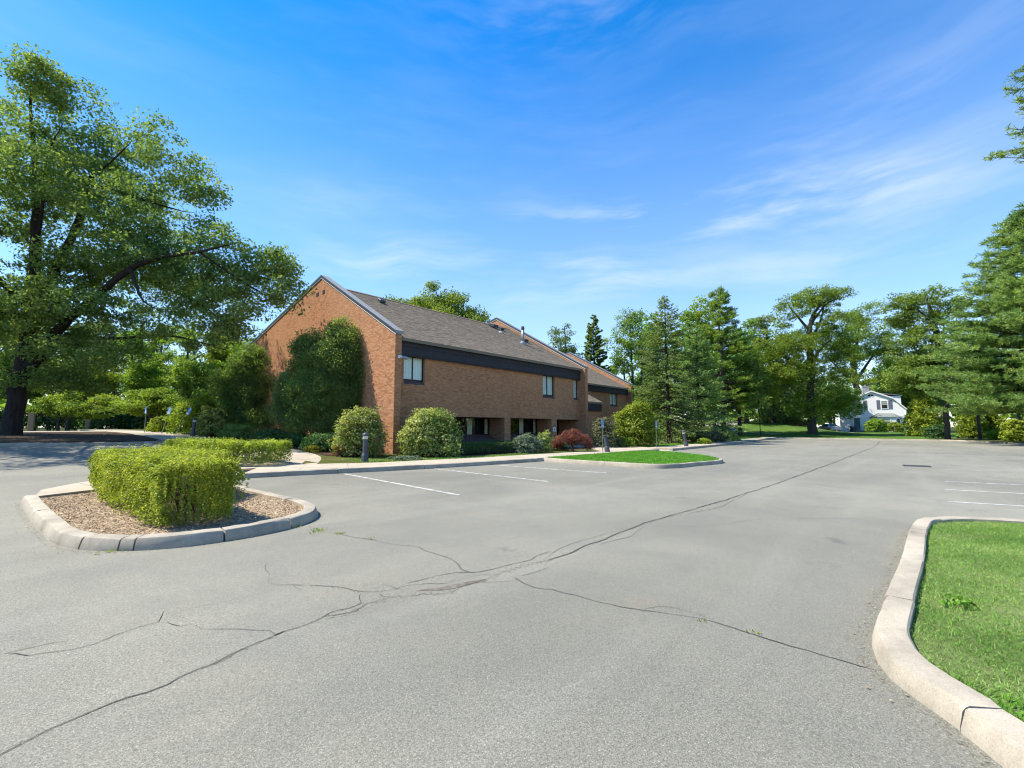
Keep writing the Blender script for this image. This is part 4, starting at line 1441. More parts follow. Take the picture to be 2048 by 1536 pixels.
def tree_meshes(blobs, trunk, limbs, ncl, lpc, leaf, clr, seed, flat=0.6, trunk_sides=9, aspect=0.55, twig=0.018, shell=0.42, hole=0.0, auto=0, up=0.5, droop=0.0):
    """blobs: (x, y, z, rx, ry, rz) lobes of the crown; trunk/limbs: lists of (x, y, z, radius)"""
    r = np.random.default_rng(seed)
    bl = np.array(blobs, float)
    vol = bl[:, 3] * bl[:, 4] * bl[:, 5]
    which = r.choice(len(bl), ncl, p=vol ** 0.75 / (vol ** 0.75).sum())
    d = unit(r.normal(size=(ncl, 3)))
    q = r.uniform(0, 1, (ncl, 1)) ** shell
    c = bl[which, :3] + d * q * bl[which, 3:]
    if hole:
        k = np.array([noise.noise((p[0] * hole + seed, p[1] * hole, p[2] * hole)) for p in c])
        c = c[k > -0.16]
    # skeleton
    tv, tf, n0 = [], [], 0

    def addtube(pts, rad, sides):
        nonlocal n0
        V, F = tube_np(pts, rad, sides)
        tv.append(V)
        tf.append(F + n0)
        n0 += len(V)
    nodes = []
    lines = [trunk] + list(limbs)
    t = np.array(trunk, float)
    base = t[0]
    if auto:
        # farthest-point limbs
        pick = [int(np.argmax(np.linalg.norm(c - base[:3], axis=1)))]
        dm = np.linalg.norm(c - c[pick[0]], axis=1)
        for _ in range(auto - 1):
            j = int(np.argmax(dm * (0.6 + 0.4 * r.uniform(0, 1, len(c)))))
            pick.append(j)
            dm = np.minimum(dm, np.linalg.norm(c - c[j], axis=1))
        for j in pick:
            e = c[j]
            hz = np.hypot(e[0] - base[0], e[1] - base[1])
            zs = np.clip(e[2] - hz * r.uniform(0.45, 0.95), t[0, 2] + 0.30 * (t[-1, 2] - t[0, 2]), t[-1, 2] * 0.96)
            kx = [np.interp(zs, t[:, 2], t[:, i]) for i in range(2)]
            rr = np.interp(zs, t[:, 2], t[:, 3]) * 0.5
            a = np.array([kx[0], kx[1], zs])
            m = a + (e - a) * 0.5 + np.array([0, 0, 0.1 * hz]) + r.normal(0, 0.06 * hz + 0.02, 3)
            b = a + (e - a) * 0.92
            lines.append([(*a, rr), (*(a * 0.5 + m * 0.5 + r.normal(0, 0.03 * hz, 3)), rr * 0.85), (*m, rr * 0.6), (*b, max(0.02, rr * 0.22))])
    for i, ln in enumerate(lines):
        ln = np.array(ln, float)
        P = catmull(ln[:, :3], 0.45)
        s = np.concatenate([[0], np.cumsum(np.linalg.norm(np.diff(P, axis=0), axis=1))])
        kk = np.concatenate([[0], np.cumsum(np.linalg.norm(np.diff(ln[:, :3], axis=0), axis=1))])
        rad = np.interp(s / s[-1], kk / kk[-1], ln[:, 3])
        P = P + r.normal(0, 1, P.shape) * (rad[:, None] * 0.12)
        if i == 0:
            rad = rad * (1 + 0.28 * np.exp(-s / (rad[0] * 1.8)))
        addtube(P, rad, trunk_sides if i == 0 else 7)
        for p, q_ in zip(P, rad):
            nodes.append((p[0], p[1], p[2], q_))
    nd = np.array(nodes)
    order = np.argsort(np.linalg.norm(c - np.array([base[0], base[1], 0.5 * (t[0, 2] + t[-1, 2])]), axis=1))
    cap = np.zeros((len(nd) + len(c) * 3 + 5, 4))
    cap[:len(nd)] = nd
    m = len(nd)
    for j in order:
        e = c[j]
        dd = np.linalg.norm(cap[:m, :3] - e, axis=1) + np.maximum(0, cap[:m, 2] - e[2]) * 0.7 + (cap[:m, 2] < base[2] + 0.18 * (t[-1, 2] - base[2])) * 3
        k = int(np.argmin(dd))
        a = cap[k, :3]
        L_ = np.linalg.norm(e - a)
        if L_ < 0.15:
            continue
        r0 = min(cap[k, 3] * 0.75, twig + 0.011 * L_)
        m1 = a + (e - a) * 0.35 + np.array([0, 0, 0.10 * L_]) + r.normal(0, 0.06 * L_, 3)
        m2 = a + (e - a) * 0.7 + np.array([0, 0, 0.08 * L_]) + r.normal(0, 0.05 * L_, 3)
        addtube(np.array([a, m1, m2, e]), [r0, r0 * 0.8, r0 * 0.6, r0 * 0.35], 4)
        for p, w in ((m1, 0.8), (m2, 0.6), (e, 0.4)):
            cap[m] = (*p, r0 * w)
            m += 1
    rad = clr * r.uniform(0.65, 1.35, len(c))
    Q = cluster_leaves(c, rad, lpc, leaf, flat, up, aspect, r, droop)
    return quads_mesh("crown", Q), mesh_np("trunk", np.concatenate(tv), np.concatenate(tf), True)


def put_tree(name, label, cat, loc, crown, trunk, leafmat, barkmat, rz=0.0, sc=1.0, group=None, crown_name="crown", trunk_name="trunk"):
    t = thing(name, label, cat, loc, rz, group)
    t.scale = (sc, sc, sc) if not isinstance(sc, tuple) else sc
    if crown is not None:
        o = bpy.data.objects.new(crown_name, crown)
        COL.objects.link(o)
        o.parent = t
        if not crown.materials:
            crown.materials.append(leafmat)
        elif crown.materials[0] != leafmat:
            o.material_slots[0].link = 'OBJECT'
            o.material_slots[0].material = leafmat
    if trunk is not None:
        o = bpy.data.objects.new(trunk_name, trunk)
        COL.objects.link(o)
        o.parent = t
        if not trunk.materials:
            trunk.materials.append(barkmat)
    return t


CAMRZ = math.atan2(-CT, ST)      # turns local +X to the camera's right, +Y away from it


def px_tree(name, label, cat, px, D, blobs, trunk, limbs, ncl, lpc, leaf, clr, seed, leafmat, barkmat, dep=1.0, extra=(), dz=0.0, **kw):
    """a tree whose crown lobes were measured on the photograph (pixels) at its own distance D (metres)"""
    g = at(px, D, dz)
    k = D / FPX

    def X(x):
        return (x - px) * k

    def Z(y):
        return (HORIZ - y) * k + EYE - g.z
    r = np.random.default_rng(seed)
    B = [(X(b[0]), (b[4] if len(b) > 4 else r.uniform(-0.35, 0.35) * b[2] * k), Z(b[1]), b[2] * k, b[2] * k * dep, b[3] * k) for b in blobs] + list(extra)
    T = [(X(x), 0, Z(y), w * k) for x, y, w in trunk]
    T[0] = (T[0][0], 0, -0.25, T[0][3])
    LM = [[(X(p[0]), (p[3] if len(p) > 3 else 0), Z(p[1]), p[2] * k) for p in ln] for ln in limbs]
    c, t = tree_meshes(B, T, LM, ncl, lpc, leaf, clr, seed, **kw)
    return put_tree(name, label, cat, g, c, t, leafmat, barkmat, CAMRZ)


def spruce_meshes(Ht, Rad, seed, leaf=0.22, skirt=0.08, droop=0.28, dens=1.0, power=0.9, step=0.42, nb=8):
    r = np.random.default_rng(seed)
    tv, tf, n0 = [], [], 0
    V, F = tube_np([(0, 0, -0.3), (0.02, 0, Ht * 0.3), (0, 0.02, Ht * 0.7), (0, 0, Ht)], [Ht * 0.017, Ht * 0.013, Ht * 0.006, 0.01], 8)
    tv.append(V)
    tf.append(F)
    n0 += len(V)
    Cs, Ns, Ts = [], [], []
    z = Ht * skirt
    while z < Ht * 0.985:
        f = (1 - z / Ht)
        for b in range(nb if f > 0.15 else 5):
            L_ = Rad * min(1.0, f * 1.25) ** power * r.uniform(0.62, 1.12) + 0.1
            a = r.uniform(0, 2 * math.pi)
            zz = z + r.uniform(-0.5, 0.5) * step
            lift = (0.55 - f) * 0.5
            s = np.linspace(0, 1, 7)
            hx = s * L_
            hz = zz + hx * lift - droop * L_ * s ** 1.6 * f + 0.16 * L_ * s ** 4
            P = np.stack([np.cos(a) * hx, np.sin(a) * hx, hz], 1)
            V, F = tube_np(P[::2], np.linspace(max(0.012, 0.012 * L_), 0.005, 4), 4)
            tv.append(V)
            tf.append(F + n0)
            n0 += len(V)
            k = int(max(6, L_ * 26 * dens))
            t = r.uniform(0.1, 1.0, k) ** 0.6
            q = np.stack([np.interp(t, s, P[:, i]) for i in range(3)], 1)
            side = np.array([-math.sin(a), math.cos(a), 0])
            w = r.normal(0, 0.16, k) * L_ * (1.05 - t) + r.normal(0, 0.05, k)
            q = q + side * w[:, None] + np.array([0, 0, 1]) * (-np.abs(w)[:, None] * 0.35 + r.normal(-0.03, 0.06, (k, 1)))
            Cs.append(q)
            out = np.array([math.cos(a), math.sin(a), -0.25])
            Ts.append(unit(out[None] + side[None] * np.sign(w)[:, None] * r.uniform(0.3, 1.1, (k, 1)) + r.normal(0, 0.25, (k, 3))))
            Ns.append(unit(np.array([-0.15, 0.1, 0.8])[None] + r.normal(0, 0.62, (k, 3))))
        z += step * (0.55 + 0.6 * f)
    C, N, T = np.concatenate(Cs), np.concatenate(Ns), np.concatenate(Ts)
    N = unit(N - T * (N * T).sum(1, keepdims=True))
    Q = leaf_quads(C, N, np.full(len(C), leaf), 0.42, r, T)
    return quads_mesh("crown", Q), mesh_np("trunk", np.concatenate(tv), np.concatenate(tf), True)


def pine_meshes(Ht, Rad, seed, z0=0.12, ntuft=9, leaf=0.26, whorl=0.95, nb=6, maxr=None, trunk_r=0.32, sector=None):
    """white pine: level tiers of long boughs ending in flattened plumes of needle tufts"""
    r = np.random.default_rng(seed)
    tv, tf, n0 = [], [], 0
    V, F = tube_np([(0, 0, -0.3), (0.1, 0, Ht * 0.3), (0, 0.1, Ht * 0.7), (0, 0, Ht)], [trunk_r, trunk_r * 0.8, trunk_r * 0.4, 0.03], 9)
    tv.append(V)
    tf.append(F)
    n0 += len(V)
    Cs, Ns, Ts = [], [], []
    z = Ht * z0
    while z < Ht * 0.98:
        f = 1 - z / Ht
        prof = (f ** 0.75) * (1 if f < 0.75 else (1 - (f - 0.75) * 0.6))
        for b in range(nb):
            a = r.uniform(0, 2 * math.pi) if sector is None or r.random() < 0.4 else r.normal(sector[0], sector[1])
            L_ = Rad * prof * r.uniform(0.7, 1.15) + 0.3
            if maxr:
                L_ = min(L_, maxr(z))
            zz = z + r.uniform(-0.45, 0.45) * whorl
            s = np.linspace(0, 1, 8)
            sway = r.normal(0, 0.12)
            hx = s * L_
            hz = zz + L_ * (0.10 * s - 0.22 * f * s ** 1.5 + 0.14 * s ** 3)
            aa = a + sway * s
            P = np.stack([np.cos(aa) * hx, np.sin(aa) * hx, hz], 1)
            V, F = tube_np(P[[0, 2, 4, 7]], [0.02 + 0.010 * L_, 0.015 + 0.008 * L_, 0.03, 0.012], 5)
            tv.append(V)
            tf.append(F + n0)
            n0 += len(V)
            # side branchlets carrying plumes
            nside = int(4 + L_ * 2.2)
            for j in range(nside):
                t = r.uniform(0.28, 1.0)
                p = np.array([np.interp(t, s, P[:, i]) for i in range(3)])
                sg = r.choice([-1, 1])
                ln = (0.18 + 0.26 * L_ * (1.1 - t)) * r.uniform(0.5, 1.1)
                dirv = np.array([math.cos(a + sg * r.uniform(0.4, 1.0)), math.sin(a + sg * r.uniform(0.4, 1.0)), r.uniform(-0.05, 0.22)])
                k = max(2, int(ln / 0.16))
                w = np.linspace(0.25, 1, k)[:, None]
                tip = p[None] + dirv[None] * w * ln
                V, F = tube_np(np.array([p, p + dirv * ln * 0.5, p + dirv * ln]), [0.014, 0.01, 0.005], 3)
                tv.append(V)
                tf.append(F + n0)
                n0 += len(V)
                m = ntuft
                cc = np.repeat(tip, m, 0) + r.normal(0, 0.05, (k * m, 3))
                tt = unit(dirv[None] * 0.75 + unit(r.normal(size=(k * m, 3))) * 0.85 + np.array([0, 0, 0.28]))
                Cs.append(cc + tt * leaf * 0.4)
                Ts.append(tt)
                Ns.append(unit(np.cross(tt, unit(r.normal(size=(k * m, 3))))))
        z += whorl * r.uniform(0.8, 1.2) * (0.6 + 0.5 * f)
    C, N, T = np.concatenate(Cs), np.concatenate(Ns), np.concatenate(Ts)
    Q = leaf_quads(C, N, np.full(len(C), leaf), 0.15, r, T)
    return quads_mesh("crown", Q), mesh_np("trunk", np.concatenate(tv), np.concatenate(tf), True)


def bush_meshes(rx, ry, rz, n, leaf, seed, lump=0.22, freq=1.6, floor=0.0, aspect=0.6, up=0.45, fill=0.3, stems=7, taper=0.0, top_flat=0.0, spike=0.0):
    """a shrub: leaves through a lumpy half-buried ellipsoid, densest near its skin, on forking stems"""
    r = np.random.default_rng(seed)
    d = unit(r.normal(size=(int(n * 1.35), 3)))
    d[:, 2] = np.where(d[:, 2] < -0.55, -d[:, 2], d[:, 2])
    lf = np.array([noise.noise((x * freq + seed, y * freq, z * freq)) + 0.5 * noise.noise((x * freq * 2.7, y * freq * 2.7 + seed, z * freq * 2.7)) for x, y, z in d])
    q = 1 - (r.uniform(0, 1, len(d)) ** 2.2) * (fill + 0.35)
    rad = (1 + lump * lf) * q
    if spike:
        sp = r.random(len(d)) < 0.06
        rad = rad * np.where(sp, 1 + spike * r.uniform(0, 1, len(d)), 1)
    P = d * rad[:, None] * np.array([rx, ry, rz])
    # leaves gather in sprays round a subset of shoots
    na = max(12, len(P) // 34)
    anchor = P[r.integers(0, len(P), na)]
    who = r.integers(0, na, len(P))
    sp_ = (0.055 + 0.05 * r.random(na)) * (rx * ry * rz) ** (1 / 3)
    Q_ = anchor[who] + r.normal(0, 1, P.shape) * sp_[who][:, None] * np.array([1, 1, 0.75])
    P = np.where((r.random(len(P)) < 0.72)[:, None], Q_, P)
    if taper:
        k = 1 - taper * np.clip(P[:, 2] / rz, 0, 1)
        P[:, :2] *= k[:, None]
    P[:, 2] += rz * 0.52
    P[:, 2] *= 1 / 1.52 * 1.0
    P[:, 2] = P[:, 2] / (rz) * rz
    P = P[P[:, 2] > floor][:n]
    dn = unit(P - np.array([0, 0, rz * 0.4]))
    N = unit(unit(r.normal(size=P.shape)) * 0.75 + np.array([0, 0, up + 0.15]) + dn * 0.6)
    Q = leaf_quads(P, N, np.full(len(P), leaf), aspect, r)
    tv, tf, n0 = [], [], 0
    for i in range(stems):
        a = r.uniform(0, 2 * math.pi)
        b = np.array([math.cos(a) * rx * 0.12, math.sin(a) * ry * 0.12, -0.12])
        e = np.array([math.cos(a) * rx * r.uniform(0.3, 0.75), math.sin(a) * ry * r.uniform(0.3, 0.75), rz * r.uniform(0.55, 0.9)])
        m = b * 0.5 + e * 0.5 + np.array([0, 0, 0.12 * rz]) + r.normal(0, 0.04 * rx, 3)
        w = 0.012 + 0.016 * rz
        V, F = tube_np(np.array([b, m, e]), [w, w * 0.7, w * 0.3], 5)
        tv.append(V)
        tf.append(F + n0)
        n0 += len(V)
    return quads_mesh("foliage", Q), mesh_np("stems", np.concatenate(tv), np.concatenate(tf), True)


def bush(name, label, loc, dims, n, leaf, seed, mat, cat="bush", bark="twig", rz=CAMRZ, group=None, **kw):
    f, s = bush_meshes(dims[0], dims[1], dims[2], n, leaf, seed, **kw)
    return put_tree(name, label, cat, loc, f, s, L[mat], M[bark], rz, 1.0, group, "foliage", "stems")


def hedge_meshes(poly, z0, hgt, n, leaf, seed, bump=0.15, skin=0.16, floor_gap=0.10, aspect=0.5):
    """clipped hedge over a footprint polygon (local metres)"""
    r = np.random.default_rng(seed)
    A = np.array(poly, float)
    lo, hi = A.min(0), A.max(0)
    pts = []
    E = np.array(densify(poly, 0.1))
    per = len(E)
    # leaves near the sides
    ns = int(n * 0.52)
    i = r.integers(0, per, ns)
    nx = E[(i + 1) % per] - E[i - 1]
    nx = unit(nx)
    inn = np.stack([-nx[:, 1], nx[:, 0]], 1)
    area = 0.5 * np.sum(A[:, 0] * np.roll(A[:, 1], -1) - np.roll(A[:, 0], -1) * A[:, 1])
    inn *= 1 if area > 0 else -1
    dep = np.abs(r.normal(0, skin, ns)) - 0.02
    xy = E[i] + inn * dep[:, None]
    z = r.uniform(floor_gap, 1.0, ns) ** 0.85 * hgt
    lump = np.array([noise.noise((x * 1.9 + seed, y * 1.9, q * 2.1)) + 0.6 * noise.noise((x * 5 + seed, y * 5, q * 5)) for (x, y), q in zip(xy, z)])
    xy = xy - inn * (lump * bump)[:, None] + inn * (np.clip(0.3 - z / hgt, 0, 1) * 0.18 + np.clip(z / hgt - 0.72, 0, 1) ** 1.5 * 1.1)[:, None]
    S = np.column_stack([xy, z])
    NS = np.column_stack([-inn, np.zeros(ns)])
    # leaves near the top
    nt = n - ns
    g = lo + r.uniform(0, 1, (nt * 2, 2)) * (hi - lo)
    g = g[inside(g, poly)][:nt]
    lt = np.array([noise.noise((x * 1.7, y * 1.7 + seed, 0.5)) + 0.6 * noise.noise((x * 5, y * 5 + seed, 0.5)) for x, y in g])
    zt = hgt - np.abs(r.normal(0, skin * 0.8, len(g))) + lt * bump + (r.random(len(g)) < 0.05) * r.uniform(0, 0.13, len(g))
    Tp = np.column_stack([g, zt])
    P = np.concatenate([S, Tp])
    Nn = np.concatenate([NS, np.tile([0, 0, 1.0], (len(Tp), 1))])
    N = unit(unit(r.normal(size=P.shape)) * 0.62 + Nn * 0.5 + np.array([0, 0, 0.45]))
    P[:, 2] += z0
    gap = np.array([noise.noise((x * 3.1 + seed, y * 3.1, q * 3.4)) for x, y, q in P])
    keep = (gap > -0.30) | (P[:, 2] > z0 + hgt * 0.8) | (r.random(len(P)) < 0.3)
    P, N = P[keep], N[keep]
    Q = leaf_quads(P, N, np.full(len(P), leaf), aspect, r)
    tv, tf, n0 = [], [], 0
    g = lo + r.uniform(0, 1, (400, 2)) * (hi - lo)
    g = g[inside(g, poly)][:70]
    cen = A.mean(0)
    for (x, y) in g:
        x, y = cen + (np.array([x, y]) - cen) * 0.72
        b = np.array([x, y, z0 - 0.05])
        e = b + np.array([r.normal(0, 0.2), r.normal(0, 0.2), hgt * r.uniform(0.6, 0.95)])
        m_ = (b + e) / 2 + r.normal(0, 0.06, 3)
        V, F = tube_np(np.array([b, m_, e]), [0.012, 0.009, 0.004], 4)
        tv.append(V)
        tf.append(F + n0)
        n0 += len(V)
    return quads_mesh("foliage", Q), mesh_np("stems", np.concatenate(tv), np.concatenate(tf))


# ------------------------------------------------------------------ trees

# the big oak at left
oak_trunk = [(30, 868, 14.5), (32, 800, 14), (36, 740, 13.5), (42, 680, 13), (44, 610, 12), (42, 540, 10), (35, 430, 7.5), (20, 300, 5), (0, 190, 2.6), (-10, 110, 1)]
oak_limbs = [
    [(55, 640, 10.36), (75, 560, 8.88), (98, 500, 7.40), (128, 410, 6.66), (170, 365, 4.44, -1), (230, 335, 2.22, -1.5), (285, 305, 0.59, -2)],
    [(54, 735, 11.10), (95, 672, 9.62), (150, 630, 8.14, -.5), (205, 602, 7.40, -1), (260, 572, 5.92, -1.5), (300, 545, 5.18, -1.6), (360, 530, 4.44, -1.8), (430, 524, 2.66, -2), (480, 512, 1.48, -2), (500, 508, 0.4, -2)],
    [(290, 550, 3.70, -1.6), (330, 585, 2.96, -2.5), (365, 630, 1.48, -3), (400, 650, 0.44, -3)],
    [(430, 522, 2.22, -2), (480, 560, 1.85, -1), (530, 590, 1.11, 0), (560, 598, 0.4, 0)],
    [(170, 365, 3.70, -1), (250, 380, 2.96, 0), (310, 388, 0.9, 1), (340, 392, 0.4, 1)],
    [(46, 560, 6.66), (0, 500, 5.18, 1), (-60, 440, 3.70, 2), (-140, 380, 2.22, 3)],
    [(44, 640, 6.66), (-30, 600, 5.18, -2), (-120, 560, 3.70, -4), (-220, 540, 1.85, -5)],
    [(46, 600, 6.66), (60, 520, 5.18, 3), (90, 420, 2.96, 5), (110, 340, 0.74, 7)],
    [(46, 620, 5.92), (70, 560, 4.44, -3), (110, 500, 2.22, -6), (150, 440, 0.59, -8)],
    [(40, 480, 4.44), (85, 440, 2.96, -1), (110, 320, 1.48, -1.6), (150, 265, 0.59, -2)],
    [(48, 690, 5.92), (20, 660, 4.44, 3), (-20, 640, 2.96, 6), (-60, 600, 1.48, 8)],
    [(98, 670, 3.70), (150, 660, 2.96, 2), (220, 640, 2.22, 4), (300, 660, 1.48, 6)],
]
px_tree("oak_tree", "huge spreading oak with dark forked trunk and wide ragged crown at left", "tree", 35, 24.0,
        [(25, 130, 75, 75), (95, 215, 80, 75), (10, 90, 40, 40, 0), (60, 130, 50, 40, 0), (120, 170, 50, 45, 0), (40, 280, 120, 100), (190, 270, 85, 60), (265, 235, 50, 30), (270, 320, 95, 70), (345, 380, 65, 45), (130, 380, 120, 80), (290, 440, 120, 60), (420, 500, 85, 45), (505, 525, 75, 42), (470, 490, 50, 30, -1.5), (540, 520, 35, 28, 0), (440, 540, 60, 40, 0.5), (555, 590, 45, 45), (390, 370, 35, 30), (330, 300, 40, 30), (310, 240, 25, 20), (430, 580, 100, 50), (330, 530, 110, 60),
         (60, 480, 140, 90), (190, 520, 120, 70), (120, 620, 130, 55), (20, 640, 90, 90), (250, 640, 130, 45), (390, 655, 85, 38), (490, 640, 55, 30), (10, 755, 60, 45), (110, 745, 75, 45), (190, 700, 90, 45),
         (-90, 300, 150, 140), (-170, 480, 160, 110), (-260, 420, 120, 100), (-120, 620, 130, 70), (40, 330, 150, 110, 6.5), (100, 480, 160, 90, 8.0), (60, 420, 130, 100, -6.5), (-60, 500, 150, 90, -6.0)],
        oak_trunk, oak_limbs, 2150, 98, 0.18, 0.78, 5, L["oak"], M["oakbark"], trunk_sides=14, hole=0.33, twig=0.02, flat=0.55)

# behind the building
px_tree("broadleaf_tree", "dense dark green round-topped tree rising behind the roof ridge", "tree", 880, 64,
        [(868, 605, 52, 38), (825, 622, 48, 30), (925, 622, 42, 32), (950, 640, 28, 30), (870, 650, 100, 45), (785, 610, 25, 16)], [(880, 850, 9), (880, 700, 7), (876, 600, 3)], [], 200, 150, 0.32, 1.4, 12, L["decid"], M["bark"], auto=6)
# gap to the right of the ridge
px_tree("slender_tree", "small thin bluish tree with sky showing through, just right of the rooflines", "tree", 1133, 70,
        [(1130, 668, 26, 24), (1118, 690, 20, 18), (1146, 690, 20, 22), (1133, 715, 32, 24)], [(1135, 850, 3), (1133, 740, 2.2), (1131, 650, 1)], [], 60, 60, 0.32, 1.0, 14, L["grey"], M["bark"], auto=5)

c, t = spruce_meshes(18.5, 3.6, 21, leaf=0.42, droop=0.2, step=0.6, nb=9, power=0.75, dens=1.2)
put_tree("spruce_tree", "narrow dark spruce standing behind the second roof, left of the spruce cluster", "tree", at(1190, 68), c, t, L["spruce"], M["darkbark"])
px_tree("broadleaf_tree", "loose light green tree over thin bare stems right of the far gable", "tree", 1268, 62,
        [(1262, 640, 26, 24), (1285, 630, 22, 20), (1245, 690, 36, 28), (1280, 690, 34, 40), (1296, 740, 30, 45), (1250, 730, 22, 20), (1290, 800, 36, 40), (1270, 850, 36, 24)], [(1268, 885, 3), (1266, 760, 2.6), (1264, 640, 1)],
        [[(1248, 885, 2), (1250, 760, 1.8), (1244, 700, 1)], [(1284, 885, 2.4), (1285, 760, 2), (1288, 650, 1)]], 170, 100, 0.26, 1.0, 16, L["decid"], M["bark"], auto=4)

sp_c, sp_t = spruce_meshes(13.0, 3.9, 31, leaf=0.20, dens=1.35, skirt=0.06, step=0.40, nb=9, power=0.75)
put_tree("spruce_tree", "tall full dark spruce nearest the walk, with drooping layered boughs and spire tip", "tree", at(1336, 39.5, .12), sp_c, sp_t, L["spruce"], M["darkbark"], 0.4)
c, t = spruce_meshes(11.5, 3.9, 33, leaf=0.22, dens=1.3, skirt=0.07, nb=9, power=0.75)
put_tree("spruce_tree", "shorter broad spruce just right of the tallest spruce, boughs sweeping low", "tree", at(1398, 45, .12), c, t, L["spruce"], M["darkbark"], 1.4)
c, t = spruce_meshes(15.3, 3.8, 35, leaf=0.30, dens=1.0, droop=0.12, step=0.55, power=0.7, nb=8)
put_tree("spruce_tree", "pale open-crowned conifer behind and between the two front spruces", "tree", at(1384, 54, .1), c, t, L["pine"], M["darkbark"], 2.1)
c, t = pine_meshes(20.5, 6.4, 37, z0=0.2, ntuft=7, leaf=0.46, whorl=0.85, nb=8, trunk_r=0.34)
put_tree("pine_tree", "tall feathery pine with bare lower trunk and upswept boughs, right of the spruces", "tree", at(1446, 61, .1), c, t, L["decid"], M["bark"], 0.2)
px_tree("broadleaf_tree", "low leafy green tree in front of the feathery pine's trunk, beside the driveway", "tree", 1480, 64,
        [(1480, 785, 42, 26), (1455, 765, 35, 28), (1505, 765, 35, 34), (1490, 735, 30, 26)], [(1478, 868, 4), (1478, 790, 3), (1480, 730, 1.2)], [], 110, 80, 0.36, 1.1, 18, L["decid"], M["bark"], auto=5)
px_tree("willow_tree", "pale grey-green broad tree filling the gap left of the forked oak", "tree", 1545, 82,
        [(1540, 700, 50, 40), (1520, 750, 55, 45), (1570, 760, 50, 45), (1545, 810, 70, 36), (1520, 650, 28, 20), (1545, 635, 20, 14)], [(1545, 850, 5), (1545, 740, 4), (1540, 650, 1.5)], [], 190, 90, 0.44, 1.5, 19, L["grey"], M["bark"], auto=7)

px_tree("broadleaf_tree", "light yellow-green tree filling in behind the spruces", "tree", 1405, 66,
        [(1405, 625, 34, 34), (1380, 670, 44, 40), (1425, 690, 44, 44), (1365, 720, 36, 40), (1400, 750, 50, 44), (1350, 790, 40, 40), (1420, 810, 50, 40)], [(1405, 872, 4), (1405, 740, 3), (1405, 620, 1)], [], 190, 80, 0.38, 1.25, 20, L["bright"], M["bark"], auto=6)
px_tree("broadleaf_tree", "soft green tree filling the gap left of the tallest spruce", "tree", 1305, 72,
        [(1300, 660, 34, 34), (1312, 710, 40, 40), (1290, 770, 40, 44), (1315, 810, 44, 44), (1270, 800, 34, 40)], [(1305, 872, 4), (1305, 740, 3), (1302, 650, 1)], [], 170, 80, 0.38, 1.25, 22, L["decid"], M["bark"], auto=6)
px_tree("broadleaf_tree", "soft mid-green tree between the feathery pine and the forked oak", "tree", 1492, 78,
        [(1490, 680, 36, 34), (1470, 730, 40, 40), (1510, 735, 40, 36), (1490, 790, 50, 44), (1520, 640, 22, 18)], [(1492, 864, 4), (1492, 740, 3), (1490, 670, 1)], [], 170, 80, 0.40, 1.35, 24, L["decid"], M["bark"], auto=6)
# forked oak near the far kerb
px_tree("oak_tree", "gnarled spreading oak with bare forked limbs beside the driveway at the far end", "tree", 1622, 66,
        [(1640, 600, 46, 32), (1620, 590, 30, 18), (1660, 580, 28, 16), (1592, 610, 30, 24), (1700, 580, 26, 10), (1670, 590, 26, 20), (1575, 640, 24, 16), (1560, 690, 62, 34), (1530, 720, 40, 34), (1610, 690, 50, 34), (1665, 660, 48, 36), (1690, 700, 44, 36), (1590, 745, 60, 34), (1545, 770, 40, 34), (1650, 740, 48, 34), (1640, 800, 44, 28), (1670, 815, 44, 28), (1610, 815, 34, 24), (1690, 790, 26, 24)],
        [(1622, 868, 8), (1622, 820, 7.5), (1624, 770, 7), (1627, 700, 6), (1630, 650, 4.5), (1650, 610, 2.4), (1690, 585, 1.0), (1718, 570, 0.3)],
        [[(1618, 755, 5), (1590, 725, 4.5), (1565, 702, 4), (1545, 690, 2.5), (1525, 680, 1.2)], [(1565, 702, 3), (1566, 690, 2.5), (1556, 680, 1.2)], [(1629, 660, 3), (1610, 635, 2.2), (1592, 612, 1.4), (1584, 595, 0.5)], [(1628, 680, 3.5), (1660, 640, 2.5, 1), (1672, 600, 1.2, 1)],
         [(1626, 740, 4), (1660, 700, 3, 2), (1700, 670, 1.5, 3)]], 560, 100, 0.26, 0.95, 23, L["bright"], M["bark"], auto=3)
px_tree("broadleaf_tree", "dark leafy young tree shading the parked car, left of the white house", "tree", 1672, 84,
        [(1660, 800, 34, 26), (1682, 808, 24, 26), (1672, 775, 28, 22), (1650, 818, 22, 18)], [(1655, 866, 3), (1662, 820, 2.4), (1668, 770, 1)], [], 90, 80, 0.38, 1.1, 25, L["oak"], M["bark"], auto=4)
px_tree("broadleaf_tree", "bright sunlit tree with a fork of pale limbs behind the white house", "tree", 1722, 98,
        [(1735, 625, 52, 26), (1770, 645, 34, 24), (1700, 660, 40, 30), (1745, 680, 56, 34), (1790, 690, 34, 36), (1705, 710, 42, 34), (1760, 730, 52, 36), (1715, 765, 36, 28), (1790, 760, 44, 40)],
        [(1720, 862, 6), (1717, 790, 5.4), (1714, 740, 4.5), (1722, 690, 3), (1735, 640, 1.5)], [[(1716, 770, 3.5), (1690, 745, 2.5), (1672, 725, 1.2)], [(1714, 745, 3.5), (1704, 700, 2.5), (1700, 660, 1.2)], [(1716, 760, 3), (1750, 715, 2), (1775, 680, 1)]],
        340, 110, 0.36, 1.4, 27, L["bright"], M["bark"], hole=0.25)
px_tree("broadleaf_tree", "shadowy dark tree directly behind the right gable of the white house", "tree", 1800, 102,
        [(1800, 760, 50, 40), (1780, 800, 40, 36), (1835, 790, 50, 50), (1820, 840, 60, 26), (1760, 800, 26, 26)], [(1795, 862, 5), (1796, 780, 4), (1800, 740, 1.5)], [], 150, 80, 0.5, 1.7, 29, L["decid"], M["bark"], auto=5)
